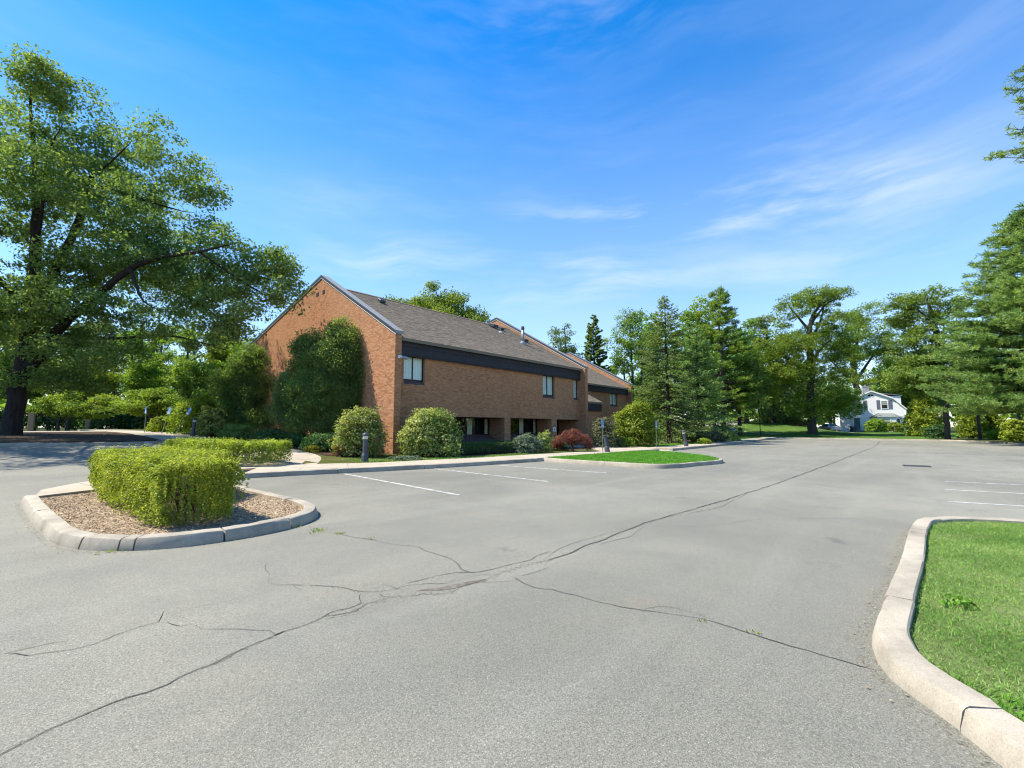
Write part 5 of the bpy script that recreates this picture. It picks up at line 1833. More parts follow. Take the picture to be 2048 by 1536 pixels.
# tree with the bare trunk by the far kerb
px_tree("broadleaf_tree", "tall round-crowned green tree whose bare trunk stands just beyond the far kerb", "tree", 1891, 49,
        [(1862, 590, 40, 30), (1825, 610, 34, 28), (1895, 610, 34, 36), (1835, 650, 44, 30), (1880, 660, 50, 40), (1812, 690, 36, 24), (1850, 710, 56, 32), (1905, 720, 46, 40), (1830, 755, 50, 28), (1880, 775, 50, 26), (1815, 770, 24, 20), (1855, 790, 24, 16)],
        [(1890, 880, 4.4), (1891, 840, 4.4), (1892, 800, 4.3), (1890, 720, 4), (1880, 640, 3.5), (1872, 590, 1.5)], [[(1890, 760, 4), (1860, 720, 3, 1), (1825, 700, 1.4, 2)], [(1890, 730, 4), (1870, 660, 3, -1), (1835, 620, 1.4, -1)], [(1890, 740, 3.5), (1915, 690, 2.5, 1), (1920, 640, 1.2, 1)]],
        380, 120, 0.23, 0.9, 41, L["decid"], M["bark"], hole=0.3, auto=3)
# white pines at right
c, t = pine_meshes(20.5, 10.0, 51, z0=0.14, ntuft=8, leaf=0.34, whorl=0.60, nb=11, trunk_r=0.42, sector=(math.pi + CAMRZ, 0.85))
put_tree("pine_tree", "massive white pine with layered plume-like boughs filling the right edge", "tree", at(2112, 37), c, t, L["pine"], M["darkbark"])
c, t = pine_meshes(26.0, 7.8, 53, z0=0.65, ntuft=8, leaf=0.30, whorl=1.5, nb=5, trunk_r=0.4, sector=(math.pi + CAMRZ, 0.5))
put_tree("pine_tree", "nearer tall pine whose few high boughs reach in from the right edge against the sky", "tree", at(2235, 24), c, t, L["pine"], M["darkbark"])

# ------------------------------------------------------------------ woods in the background: a few grown forms, copied


def generic(seed, Ht, Rad, ncl, lpc, leaf, clr):
    r = np.random.default_rng(seed)
    bl = []
    for i in range(11):
        a = r.uniform(0, 6.283)
        z = Ht * r.uniform(0.32, 0.88)
        k = 1 - abs(z / Ht - 0.55) * 1.1
        d = Rad * 0.55 * k * r.uniform(0.3, 1.1)
        s = Rad * r.uniform(0.34, 0.55) * max(0.5, k)
        bl.append((d * math.cos(a), d * math.sin(a), z, s, s, s * 0.75))
    bl.append((0, 0, Ht * 0.9, Rad * 0.3, Rad * 0.3, Ht * 0.09))
    tr = [(0, 0, -0.3, Ht * 0.018), (r.normal(0, .2), r.normal(0, .2), Ht * 0.35, Ht * 0.014), (r.normal(0, .3), r.normal(0, .3), Ht * 0.7, Ht * 0.008), (0, 0, Ht * 0.9, 0.03)]
    return tree_meshes(bl, tr, [], ncl, lpc, leaf, clr, seed, auto=7, hole=0.35, flat=0.6)


FORMS = [generic(61, 13, 5.0, 240, 90, 0.25, 0.85), generic(62, 14, 5.5, 260, 90, 0.26, 0.9), generic(63, 11, 4.6, 220, 90, 0.24, 0.8), generic(64, 16, 5.2, 260, 90, 0.26, 0.9)]
woods = [  # px, D, form, scale, leaf, label, category, group
    (-120, 47, 0, 1.05, "decid", 0), (-20, 44, 2, 1.1, "decid", 1), (70, 50, 1, 0.95, "bright", 2), (140, 45, 2, 0.95, "bright", 3), (205, 52, 0, 1.0, "grey", 4), (262, 47, 2, 1.0, "bright", 5),
    (318, 54, 1, 0.95, "bright", 6), (372, 48, 2, 1.05, "decid", 7), (430, 52, 0, 0.95, "bright", 8), (480, 50, 2, 1.0, "bright", 9), (525, 56, 1, 0.9, "bright", 10), (20, 62, 3, 1.0, "decid", 11), (170, 66, 3, 1.0, "grey", 12), (300, 68, 3, 0.95, "decid", 13), (420, 66, 3, 0.95, "grey", 14),
]
wl_names = ["dim leafy tree behind the left edge of the big oak's trunk", "dark tree directly behind the big oak's trunk", "sunlit yellow-green tree just right of the oak trunk", "dark leafy tree over the left tan post", "shaded tree between the two tan posts", "brighter tree over the flat-topped dogwood",
            "dark tree above the left leaning blue sign", "dark tree above the three blue signs", "pale sunlit tree left of the brown-green cedar", "dark tree partly behind the left cedar", "dark treetop just left of the brick gable edge", "tall tree in the wood behind the oak's left limbs", "greyish tall tree in the wood behind the oak's lower boughs", "tall dark tree deep in the wood above the dogwoods", "greyish tall tree deep in the wood left of the gable"]
for (px, D, f, s, lm, i) in woods:
    put_tree("broadleaf_tree", wl_names[i], "tree", at(px, D), FORMS[f][0], FORMS[f][1], L[lm], M["bark"], random.uniform(0, 6), s)
far = [(1150, 112, 1, 1.0), (1230, 108, 3, 1.0), (1320, 110, 0, 1.1), (1420, 108, 1, 1.1), (1490, 112, 3, 0.95), (1590, 116, 0, 1.15), (1665, 120, 1, 1.2), (1770, 118, 3, 1.1), (1870, 110, 0, 1.2), (1935, 92, 1, 1.0), (1985, 84, 3, 1.0), (2040, 78, 0, 1.1), (2120, 76, 1, 1.2), (2230, 74, 3, 1.2), (2360, 70, 0, 1.2), (-260, 52, 1, 1.1), (-420, 56, 3, 1.1), (-600, 58, 0, 1.2)]
for (px, D, f, s) in far:
    put_tree("broadleaf_tree", "leafy tree in the distant belt of woods closing the view", "tree", at(px, D), FORMS[f][0], FORMS[f][1], L["decid"] if f != 1 else L["grey"], M["bark"], random.uniform(0, 6), s, "trees of the distant wood")

# a far wood as one mass, closing the horizon all round
fw_c = []
for i in range(420):
    a = rng.uniform(-math.pi, math.pi)
    d = rng.uniform(135, 190)
    fw_c.append((d * math.cos(a), d * math.sin(a), rng.uniform(1, 13)))
fw_c = np.array(fw_c)
fw = quads_mesh("far_woods", cluster_leaves(fw_c, np.full(len(fw_c), 7.0), 70, 2.2, 0.7, 0.4, 0.7))
o = link("far_woods", fw, L["decid"])
o["kind"] = "stuff"

# ------------------------------------------------------------------ hedges and shrubs
hz = float(H(2, 10)) + 0.09
f, s = hedge_meshes([(1.5, 7.68), (2.52, 7.62), (2.62, 9.6), (3.3, 10.7), (3.35, 12.6), (2.9, 13.9), (1.55, 14.2), (1.4, 11.0)], hz, 0.87, 95000, 0.046, 3, floor_gap=0.03)
t = thing("hedge", "clipped yellow-green hedge filling the mulched island in the left foreground", "hedge")
for nm, me, mt in (("foliage", f, L["hedge"]), ("stems", s, M["twig"])):
    link(nm, me, mt, t, kind="stuff")
f, s = hedge_meshes([(6.1, 16.5), (7.35, 17.15), (7.0, 18.6), (6.0, 20.5), (5.95, 24.4), (4.95, 24.4), (4.9, 20.5), (5.1, 17.6)], float(H(6, 18.5)) + 0.1, 0.74, 40000, 0.07, 4, floor_gap=0.05)
t = thing("hedge", "further clipped hedge running beside the walk behind the island hedge", "hedge")
for nm, me, mt in (("foliage", f, L["hedge"]), ("stems", s, M["twig"])):
    link(nm, me, mt, t, kind="stuff")
f, s = hedge_meshes([(14.4, 15.9), (18.2, 15.2), (18.6, 16.6), (14.4, 17.3)], 0.14, 0.58, 9000, 0.085, 5, bump=0.05)
t = thing("hedge", "low flat-topped dark hedge under the recessed ground-floor windows", "hedge")
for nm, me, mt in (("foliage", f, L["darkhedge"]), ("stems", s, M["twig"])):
    link(nm, me, mt, t, kind="stuff")

px_tree("cedar_tree", "large dense cedar against the brick gable end, shading the corner", "tree", 648, 23.2,
        [(675, 660, 24, 26, .2), (645, 690, 38, 34, 0), (692, 700, 26, 40, 0), (612, 720, 34, 40, 0), (655, 735, 50, 44, -.3), (700, 755, 24, 44, 0), (590, 775, 38, 38, 0), (640, 790, 60, 44, -.4), (690, 800, 34, 40, 0), (572, 815, 26, 30, 0), (618, 835, 50, 28, -.4), (670, 840, 45, 28, -.2), (600, 690, 22, 26, 0)],
        [(650, 880, 5), (652, 800, 3.5), (660, 730, 2), (668, 680, 0.5)], [[(640, 880, 3.5), (622, 800, 2), (618, 760, 0.6)], [(660, 880, 3.5), (682, 800, 2), (692, 740, 0.6)]],
        1000, 105, 0.115, 0.42, 71, L["yew"], M["darkbark"], dep=0.62, hole=0.0, shell=0.3, flat=0.9, aspect=0.4, up=0.2, auto=3)
px_tree("cedar_tree", "thinner cedar with several dark stems further along the gable end", "tree", 487, 28.0,
        [(500, 712, 24, 20), (478, 735, 28, 28), (512, 735, 18, 32), (490, 770, 42, 34), (458, 790, 24, 30), (510, 790, 20, 34), (490, 810, 40, 22), (450, 760, 24, 30), (455, 820, 26, 30), (480, 840, 50, 24), (520, 840, 30, 26)],
        [(487, 868, 3), (488, 800, 2.6), (498, 700, 0.8)], [[(478, 868, 2.4), (472, 800, 1.8), (470, 740, 0.8)], [(500, 868, 2.4), (512, 800, 1.8), (520, 730, 0.8)]],
        560, 95, 0.13, 0.46, 73, L["yew"], M["darkbark"], dep=0.6, hole=0.0, shell=0.3, flat=0.9, aspect=0.4, up=0.2, auto=2)
bush("dogwood_bush", "tall loose variegated bush with pale leaf edges behind the nearest bollard light", at(721, 20.2, .12), (1.12, 0.85, 2.05), 9500, 0.10, 81, "dogwood", spike=0.18, lump=0.25, rz=CAMRZ)
bush("dogwood_bush", "big round variegated bush right of the brick corner", at(863, 20.9, .12), (1.45, 1.05, 2.15), 14000, 0.105, 82, "dogwood", spike=0.1, lump=0.2)
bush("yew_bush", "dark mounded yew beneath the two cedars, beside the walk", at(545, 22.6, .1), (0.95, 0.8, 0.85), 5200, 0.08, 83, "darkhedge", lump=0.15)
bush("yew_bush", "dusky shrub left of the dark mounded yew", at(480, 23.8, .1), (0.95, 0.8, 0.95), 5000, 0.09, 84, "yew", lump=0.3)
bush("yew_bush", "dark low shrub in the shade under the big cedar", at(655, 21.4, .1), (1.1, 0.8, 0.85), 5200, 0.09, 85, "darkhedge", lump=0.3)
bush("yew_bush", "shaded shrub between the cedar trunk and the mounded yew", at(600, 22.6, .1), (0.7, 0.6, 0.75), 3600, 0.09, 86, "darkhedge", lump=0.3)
bush("flowering_plant", "small bright yellow plant at the bend of the side walk", at(628, 20.6, .1), (0.42, 0.34, 0.34), 1500, 0.06, 87, "yellow", lump=0.3, stems=4)
bush("fern", "clump of dry rust-coloured fronds under the tall variegated bush", at(686, 19.7, .12), (0.36, 0.3, 0.55), 700, 0.14, 88, "dry", lump=0.4, aspect=0.25, stems=5)
bush("ground_plant", "pale low groundcover at the foot of the brick corner", at(815, 18.6, .12), (0.7, 0.35, 0.2), 1500, 0.07, 89, "bluegreen", lump=0.3, stems=3)
bush("bluegreen_bush", "sprawling blue-green shrub left of the red maple", at(1056, 23.6, .12), (0.85, 0.7, 0.95), 5200, 0.085, 90, "bluegreen", lump=0.3, spike=0.2)
bush("dogwood_bush", "small pale variegated shrub touching the blue-green shrub", at(1088, 23.8, .12), (0.42, 0.4, 1.1), 2600, 0.085, 91, "dogwood", lump=0.3, spike=0.2)
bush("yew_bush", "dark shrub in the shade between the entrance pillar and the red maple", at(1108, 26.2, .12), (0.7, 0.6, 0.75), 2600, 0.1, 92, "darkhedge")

# weeping red maple
r_ = np.random.default_rng(93)
rm_b = [(0, 0, 1.05, 0.55, 0.5, 0.28), (-0.45, 0, 0.85, 0.5, 0.5, 0.3), (0.45, 0, 0.8, 0.5, 0.5, 0.3), (0.85, -0.1, 0.5, 0.32, 0.4, 0.3), (-0.85, 0, 0.55, 0.28, 0.4, 0.28), (0.1, -0.45, 0.75, 0.6, 0.35, 0.3), (0.95, 0, 0.3, 0.25, 0.3, 0.2)]
c, t = tree_meshes(rm_b, [(0.05, 0, -0.1, 0.075), (0.0, 0.02, 0.25, 0.06), (-0.05, 0, 0.55, 0.05), (0.05, 0, 0.95, 0.015)], [], 150, 70, 0.085, 0.2, 93, flat=0.45, twig=0.008, aspect=0.35, auto=6, up=0.6, droop=0.9)
put_tree("red_maple", "small weeping maple with dark red feathery dome in front of the entrance", "tree", at(1143, 25.2, .12), c, t, L["maple"], M["bark"], CAMRZ)

bush("grey_bush", "drab grey-green bush clipped tall beside the porch, behind the first blue sign", at(1209, 30.0, .12), (0.78, 0.8, 2.1), 5200, 0.10, 94, "drab", lump=0.2)
bush("forsythia_bush", "big bright yellow-green bush between the two blue signs", at(1270, 32.0, .12), (1.55, 1.4, 3.0), 15000, 0.135, 95, "forsythia", lump=0.22, spike=0.18)
bush("low_bush", "small shaded shrub at the foot of the grey-green bush", at(1236, 30.2, .12), (0.55, 0.5, 0.7), 1800, 0.1, 96, "yew")
bush("low_bush", "small bright shrub at the foot of the big yellow-green bush", at(1254, 30.0, .12), (0.42, 0.4, 0.65), 1500, 0.1, 97, "forsythia")
bush("juniper_bush", "wide low dusky juniper under the spruces", at(1415, 40, .12), (1.6, 1.2, 0.95), 4200, 0.14, 98, "drab", lump=0.35)
bush("juniper_bush", "dark low juniper right of the pine's shade, beside the far walk", at(1440, 43, .12), (1.6, 1.2, 0.9), 3800, 0.14, 99, "spruce", lump=0.35)
bush("juniper_bush", "dark shrub between the trunks of the spruces", at(1378, 46, .12), (1.5, 1.2, 1.2), 3600, 0.16, 100, "spruce", lump=0.35)
bush("low_bush", "little green shrub by the leaning bollard under the spruces", at(1405, 35.5, .12), (0.6, 0.5, 0.45), 1500, 0.1, 101, "forsythia")
# right background shrubs
bush("arborvitae", "large yellow-green arborvitae right of the white house", at(1846, 62, .1), (2.35, 2.0, 5.6), 15000, 0.24, 102, "arbor", taper=0.42, lump=0.2, cat="shrub", up=0.1, bark="darkbark")
bush("arborvitae", "slim yellow-green arborvitae left of the utility pole", at(1936, 53, .1), (1.25, 1.2, 5.0), 7500, 0.22, 103, "arbor", taper=0.5, lump=0.2, cat="shrub", up=0.1, bark="darkbark")
bush("arborvitae", "lower yellow-green arborvitae just right of the utility pole", at(1983, 53, .1), (1.35, 1.2, 3.0), 5000, 0.22, 104, "arbor", taper=0.3, lump=0.25, cat="shrub", up=0.1, bark="darkbark")
bush("arborvitae", "round yellowish bush at the right end of the far kerb", at(2038, 44, .1), (1.6, 1.3, 2.1), 6500, 0.18, 105, "arbor", lump=0.25, cat="shrub", bark="darkbark")
bush("low_bush", "low green bushes at the far kerb below the white pine", at(2003, 48, .1), (1.5, 1.0, 1.2), 4000, 0.18, 106, "forsythia", lump=0.3)
bush("low_bush", "dark green shrub left of the bare trunk at the far kerb", at(1866, 54, .1), (1.25, 1.0, 1.5), 3800, 0.18, 107, "darkhedge", lump=0.25)
bush("weeping_bush", "green weeping shrub in front of the white house's door side", at(1748, 79, .1), (1.75, 1.3, 2.3), 4800, 0.22, 108, "forsythia", lump=0.2)
bush("round_bush", "clipped round green shrub at the right corner of the white house", at(1786, 79.5, .1), (1.25, 1.1, 1.75), 3600, 0.2, 109, "arbor", lump=0.12)
bush("broadleaf_bush", "wide bright bush at the back of the lawn mound, behind the thin lamp post", at(1560, 86, .1), (4.4, 3.0, 4.0), 8000, 0.4, 110, "bright", lump=0.35)
bush("low_bush", "small yellowish shrub at the top of the driveway", at(1478, 88, .1), (1.2, 1.0, 1.6), 1500, 0.3, 111, "arbor", lump=0.3)
bush("low_bush", "dry brownish brush pile on the lawn mound left of the forked oak", at(1594, 78, .1), (1.7, 1.0, 0.55), 1500, 0.22, 112, "dry", lump=0.4)
# left understory
bush("rhododendron", "bright yellow-green rhododendron mass behind the leaning signs", at(402, 29.5, .1), (1.75, 1.4, 2.35), 11000, 0.15, 113, "forsythia", lump=0.3)
bush("rhododendron", "pale lower rhododendron right of the leaning signs", at(432, 27.5, .1), (0.95, 0.9, 1.7), 5000, 0.14, 114, "dogwood", lump=0.3)
bush("rhododendron", "small leafy shrub between the two leaning signs", at(330, 32, .1), (0.9, 0.8, 1.1), 3600, 0.14, 115, "forsythia", lump=0.3)
for (px, D, nm, lm, sx, sz, sd) in ((105, 46.5, "dark undergrowth shrub right of the left tan post", "darkhedge", 2.2, 2.2, 116), (150, 47, "mid green undergrowth shrub between the tan posts", "decid", 2.2, 2.0, 117), (215, 46, "dark undergrowth shrub right of the right tan post", "darkhedge", 2.2, 2.0, 118),
                                (258, 47.5, "dark undergrowth shrub under the flat-topped dogwood", "darkhedge", 2.0, 1.8, 119), (40, 47, "dark undergrowth shrub behind the big oak's trunk", "decid", 2.5, 2.4, 120), (-40, 46, "undergrowth shrub left of the big oak's trunk", "darkhedge", 2.6, 2.2, 121), (310, 47, "dark undergrowth shrub behind the upright blue sign", "darkhedge", 2.0, 2.2, 122), (-130, 46, "undergrowth shrub at the far left edge of the wood", "decid", 2.6, 2.4, 123)):
    bush("undergrowth_bush", nm, at(px, D, .1), (sx, 1.6, sz), 3800, 0.2, sd, lm, lump=0.35)


def layered(name, label, px, D, blobs, seed, mat):
    px_tree(name, label, "tree", px, D, blobs, [(px, 858, 3), (px, 825, 2.4), (px + 2, 795, 1)], [], 190, 60, 0.17, 0.6, seed, L[mat], M["bark"], flat=0.28, auto=7, up=0.9)


layered("dogwood_tree", "flat-topped layered dogwood behind the upright blue sign", 305, 37, [(292, 790, 40, 9), (330, 797, 30, 9), (262, 808, 32, 10), (350, 812, 26, 10), (305, 812, 40, 10), (280, 824, 30, 8), (335, 826, 30, 8), (315, 782, 20, 7)], 131, "bright")
layered("dogwood_tree", "broad layered dogwood just right of the big oak's trunk", 120, 38, [(100, 802, 34, 11), (140, 790, 22, 9), (160, 815, 36, 11), (80, 818, 30, 10), (205, 800, 26, 10), (225, 818, 26, 9), (125, 826, 34, 9), (182, 832, 26, 8)], 133, "bright")

# ------------------------------------------------------------------ grass, chips, weeds


def blades(name, C, hgt, wid, mat, seed, lean=0.45):
    r = np.random.default_rng(seed)
    n = len(C)
    T = unit(np.array([0, 0, 1.0]) + r.normal(0, lean, (n, 3)) * np.array([1, 1, 0.2]))
    hs = hgt * r.uniform(0.55, 1.3, n)
    B = unit(np.cross(T, unit(r.normal(size=(n, 3)))))
    w = (wid * r.uniform(0.6, 1.3, n))[:, None]
    mid = C + T * (hs * 0.55)[:, None]
    tip = mid + unit(T + r.normal(0, 0.5, (n, 3)) * np.array([1, 1, 0.3])) * (hs * 0.5)[:, None]
    P = np.stack([C, mid + B * w * 0.5, tip, mid - B * w * 0.5], 1)
    o = link(name, quads_mesh(name, P), L[mat])
    o["kind"] = "stuff"
    return o


n = 420000
Dd = rng.uniform(1.4, 9.0, n)
Xx = rng.uniform(1.8, 13, n)
k = Xx < 1.13 * Dd + 2.2
Dd, Xx = Dd[k], Xx[k]
UVp = np.stack([Xx * ST + Dd * CT, -Xx * CT + Dd * ST], 1)
UVp = UVp[inside(UVp, NEAR_LAWN)]
clump = np.array([noise.noise((u * 1.6, v * 1.6, 2.2)) for u, v in UVp])
UVp = UVp[(clump > -0.3) | (rng.random(len(UVp)) < 0.45)]
crabn = np.array([noise.noise((u * 1.1, v * 1.1, 7.7)) for u, v in UVp])
near = 3.75 + 0.5 * crabn - UVp[:, 0] + 0.25 * (UVp[:, 1] + 0.6)
isc = near > 0
z = H(UVp[:, 0], UVp[:, 1]) + 0.072
C3 = np.column_stack([UVp, z])
blades("lawn_grass", C3[~isc], 0.042, 0.0042, "blade", 201, 0.75)
sel = C3[isc]
blades("crabgrass", sel[rng.random(len(sel)) < 0.6], 0.058, 0.0085, "crab", 202, 0.9)
gi = np.array(gi_in)
q = gi.min(0) + rng.uniform(0, 1, (42000, 2)) * (gi.max(0) - gi.min(0))
q = q[inside(q, gi_in[::-1])]
blades("island_grass", np.column_stack([q, H(q[:, 0], q[:, 1]) + 0.135]), 0.06, 0.02, "crab", 203, 0.5)
q = np.array([9.3, 14.0]) + rng.uniform(0, 1, (26000, 2)) * np.array([22, 3.6])
q = q[inside(q, [(9.5, 15.5), (13.1, 14.55), (19, 13.9), (22.4, 13.3), (23.4, 14.3), (20, 14.6), (16, 15.2), (13, 15.8), (10.4, 17.6), (9.2, 17.8)])]
blades("verge_grass", np.column_stack([q, H(q[:, 0], q[:, 1]) + 0.12]), 0.06, 0.02, "blade", 204, 0.5)
q = np.array([28, 12.7]) + rng.uniform(0, 1, (26000, 2)) * np.array([36, 4.5])
q = q[inside(q, [(28.5, 13.1), (38.3, 12.9), (52, 13.7), (64, 14.4), (64, 16), (44, 15), (36, 14.5), (29.4, 14.6)])]
blades("verge_grass", np.column_stack([q, H(q[:, 0], q[:, 1]) + 0.12]), 0.07, 0.035, "crab", 205, 0.5)
# chips and leaf litter on the mulch island
q = np.array([0.5, 6.9]) + rng.uniform(0, 1, (26000, 2)) * np.array([3.4, 7.2])
ip = [tuple(p) for p in inset(catmull(ISL, 0.3), 0.21)] + [(3.6, 14.0), (1.8, 13.45), (0.75, 12.9)]
q = q[inside(q, ip)]
bz = np.array([noise.noise((x * 0.9, y * 0.9, 3.1)) * 0.02 for x, y in q])
Cc_ = np.column_stack([q, H(q[:, 0], q[:, 1]) + 0.102 + bz])
Nn = unit(np.array([0, 0, 1.0]) + rng.normal(0, 0.35, (len(q), 3)))
t_ = NT("wood_chip")
t_.pbr(t_.ramp(t_.island(), [(0, (0.13, 0.09, 0.055)), (0.5, (0.31, 0.23, 0.145)), (0.85, (0.46, 0.37, 0.24)), (1, (0.60, 0.50, 0.34))]), 0.95, spec=0.1)
o = link("wood_chips", quads_mesh("wood_chips", leaf_quads(Cc_, Nn, rng.uniform(0.012, 0.04, len(q)), 0.45)), t_.m)
o["kind"] = "stuff"
lv = []
for pth, sd_ in ((ISL, -1), (NL, 1), (WF, -1)):
    q = catmull(pth, 0.05)
    q = q[rng.random(len(q)) < 0.35]
    lv.append(np.array(inset(q, 0.0)) + rng.normal(0, 0.09, q.shape) + (np.array(inset(q, 0.1 * sd_)) - q))
lv.append(np.column_stack([rng.uniform(3, 20, 90), rng.uniform(4.5, 12, 90)]))
lv = np.concatenate(lv)
lvn = unit(np.array([0, 0, 1.0]) + rng.normal(0, 0.25, (len(lv), 3)))
o = link("fallen_leaves", quads_mesh("fallen_leaves", leaf_quads(np.column_stack([lv, H(lv[:, 0], lv[:, 1]) + 0.012]), lvn, rng.uniform(0.012, 0.03, len(lv)), 0.6)), t_.m)
o["kind"] = "stuff"
# weeds rooted in the cracks
wp = []
for (u, v, n_, s_) in ((3.2, 6.5, 80, 0.07), (3.3, 6.1, 26, 0.04), (3.42, 5.5, 16, 0.04), (3.74, 1.3, 6, 0.02), (3.74, 0.95, 9, 0.025), (3.1, 7.0, 26, 0.04), (2.2, 6.82, 20, 0.04), (1.0, 7.3, 24, 0.05)):
    wp.append(np.column_stack([np.array([u, v]) + rng.normal(0, s_, (n_, 2)), np.full(n_, 0.002)]))
blades("weeds", np.concatenate(wp), 0.035, 0.010, "forsythia", 206, 0.9)
f, s = bush_meshes(0.12, 0.11, 0.08, 200, 0.035, 141, stems=4)
put_tree("clover_plant", "leafy bright green weed clump in the near lawn by the kerb", "weed", at(1880, 3.75, 0.07), f, s, L["crab"], M["twig"], 0, 1, None, "foliage", "stems")

# ------------------------------------------------------------------ bollards and signs


def bollard(label, loc, tilt=(0, 0), cap=True):
    b = thing("bollard_light", label, "bollard light", loc, 0, "bollard lights along the walks")
    b.rotation_euler = (tilt[0], tilt[1], CAMRZ)
    m = MB().lathe([(0.155, -0.1), (0.15, 0.0), (0.135, 0.24), (0.105, 0.32), (0.095, 0.34)], 8)
    m.build("base", M["darkmetal"], b, bevel=0.006)
    MB().lathe([(0.094, 0.341), (0.088, 0.84), (0.10, 0.87)], 14).build("column", M["darkmetal"], b, smooth=False)
    if cap:
        MB().lathe([(0.088, 0.871), (0.10, 0.89), (0.105, 0.985), (0.10, 1.0)], 14).build("lens", M["lens"], b)
        MB().lathe([(0.118, 1.001), (0.122, 1.03), (0.11, 1.075), (0.075, 1.115), (0.02, 1.13)], 14).build("cap", M["darkmetal"], b, smooth=True)
    else:
        MB().lathe([(0.125, 0.871), (0.128, 0.885), (0.12, 0.9)], 14).build("cap", M["darkmetal"], b)
    return b


bollard("upright grey bollard light nearest the camera, by the brick corner", at(733, 17.95, .13))
bollard("leaning bollard light with its lens missing, beside the first blue sign", at(1213, 24.5, .14), (0.0, -0.13), False)
bollard("small leaning bollard light with pale head under the spruces", at(1370, 31.5, .13), (0.0, -0.17))
bollard("dark bollard light in the shade below the rhododendrons", at(389, 26.5, .1), (0.02, 0.1))


def glyph(m, cx, cz, s, y):
    """wheelchair symbol, facing -Y"""
    def seg(a, b, w):
        a, b = Vector((a[0], 0, a[1])), Vector((b[0], 0, b[1]))
        d = (b - a).normalized()
        n = Vector((-d.z, 0, d.x)) * w / 2
        q = [a + n, b + n, b - n, a - n]
        m.add([(cx + p.x * s, y, cz + p.z * s) for p in q], [(0, 1, 2, 3)])
    for i in range(12):
        a, b = 2 * math.pi * i / 12, 2 * math.pi * (i + 1) / 12
        m.add([(cx - 0.08 * s, y, cz + 0.42 * s), (cx + (-0.08 + 0.09 * math.cos(a)) * s, y, cz + (0.42 + 0.09 * math.sin(a)) * s), (cx + (-0.08 + 0.09 * math.cos(b)) * s, y, cz + (0.42 + 0.09 * math.sin(b)) * s)], [(0, 1, 2)])
    for i in range(3, 16):
        a, b = 2 * math.pi * i / 18 + 1.2, 2 * math.pi * (i + 1) / 18 + 1.2
        seg((0.28 * math.cos(a) - 0.02, 0.28 * math.sin(a) - 0.18), (0.28 * math.cos(b) - 0.02, 0.28 * math.sin(b) - 0.18), 0.085)
    seg((-0.08, 0.32), (-0.06, -0.02), 0.10)
    seg((-0.07, 0.14), (0.16, 0.14), 0.07)
    seg((-0.06, -0.02), (0.18, -0.02), 0.09)
    seg((0.18, -0.02), (0.30, -0.34), 0.09)
    seg((0.30, -0.34), (0.40, -0.32), 0.07)


def park_sign(label, loc, rz, top=1.72, tilt=(0, 0), tagged=False):
    s = thing("parking_sign", label, "sign", loc, rz, "blue accessible parking signs")
    s.rotation_euler = (tilt[0], tilt[1], rz)
    MB().box(-0.028, 0.028, -0.012, 0.018, -0.2, top).build("post", M["post"], s)
    p = MB().box(-0.15, 0.15, -0.022, -0.0125, top - 0.44, top + 0.02).build("plate", M["blue"], s)
    g = MB()
    glyph(g, 0.0, top - 0.13, 0.26, -0.0235)
    for (a, b, c, d) in ((-0.14, 0.14, 0.006, 0.012), (-0.14, 0.14, -0.432, -0.426), (-0.11, 0.11, -0.33, -0.30), (-0.11, 0.11, -0.38, -0.35)):
        g.add([(a, -0.0235, top + c), (b, -0.0235, top + c), (b, -0.0235, top + d), (a, -0.0235, top + d)], [(0, 1, 2, 3)])
    g.build("symbol", M["white"], p)
    return s


park_sign("upright blue accessible parking sign nearest the entrance, in front of the grey-green bush", at(1204, 24.7, .14), 0.12)
park_sign("blue accessible parking sign right of the big yellow-green bush", at(1311, 29.6, .13), 0.12)
SZ = -math.pi / 2 - 0.35
park_sign("straight blue sign at the left of the three behind the walk", at(293, 30.5, .12), -1.43, 1.72)
park_sign("broad blue sign leaning right, middle of the three behind the walk", at(327, 29.0, .12), -1.18, 1.72)
park_sign("steeply leaning blue sign nearest the rhododendrons", at(354, 28.0, .12), -1.32, 1.85)
for o in bpy.data.objects:
    if o.get("label", "").startswith("broad blue sign"):
        o.rotation_euler = (Matrix.Rotation(CAMRZ, 3, 'Z') @ Matrix.Rotation(0.28, 3, 'Y') @ Matrix.Rotation(-1.18 - CAMRZ, 3, 'Z')).to_euler()
    if o.get("label", "").startswith("steeply leaning blue"):
        o.rotation_euler = (Matrix.Rotation(CAMRZ, 3, 'Z') @ Matrix.Rotation(0.5, 3, 'Y') @ Matrix.Rotation(-1.32 - CAMRZ, 3, 'Z')).to_euler()

# thin lamp post on the lawn, tan posts, utility pole, wires, rock
lp = thing("lamp_post", "thin dark lamp post on the lawn beside the driveway", "post", at(1518, 64, .1))
MB().lathe([(0.09, 0), (0.085, 0.25), (0.055, 0.3), (0.05, 4.4)], 8).build("pole", M["frame"], lp)
MB().lathe([(0.06, 4.4), (0.16, 4.5), (0.19, 4.85), (0.05, 5.0)], 8).build("lamp_head", M["frame"], lp)
for (px, D, hh, nm) in ((66, 41.0, 1.75, "sunlit tan timber post right of the big oak's trunk"), (180, 44.5, 1.6, "sunlit tan timber post at the back of the far path")):
    p = at(px, D, .1)
    o = MB().box(-0.19, 0.19, -0.16, 0.16, -0.2, hh).build("wooden_post", M["tan"], bevel=0.02)
    o.location = p
    o.rotation_euler = (0, 0, CAMRZ + 0.5)
    tag(o, nm, "post")
up_ = thing("utility_pole", "wooden utility pole with pale transformer cans partly hidden by pine boughs", "utility pole", at(1954, 49.5, .1))
MB().tube([(0, 0, -0.3), (0, 0, 4), (0.03, 0, 9)], [0.15, 0.14, 0.11], 10).build("pole", M["bark"], up_)
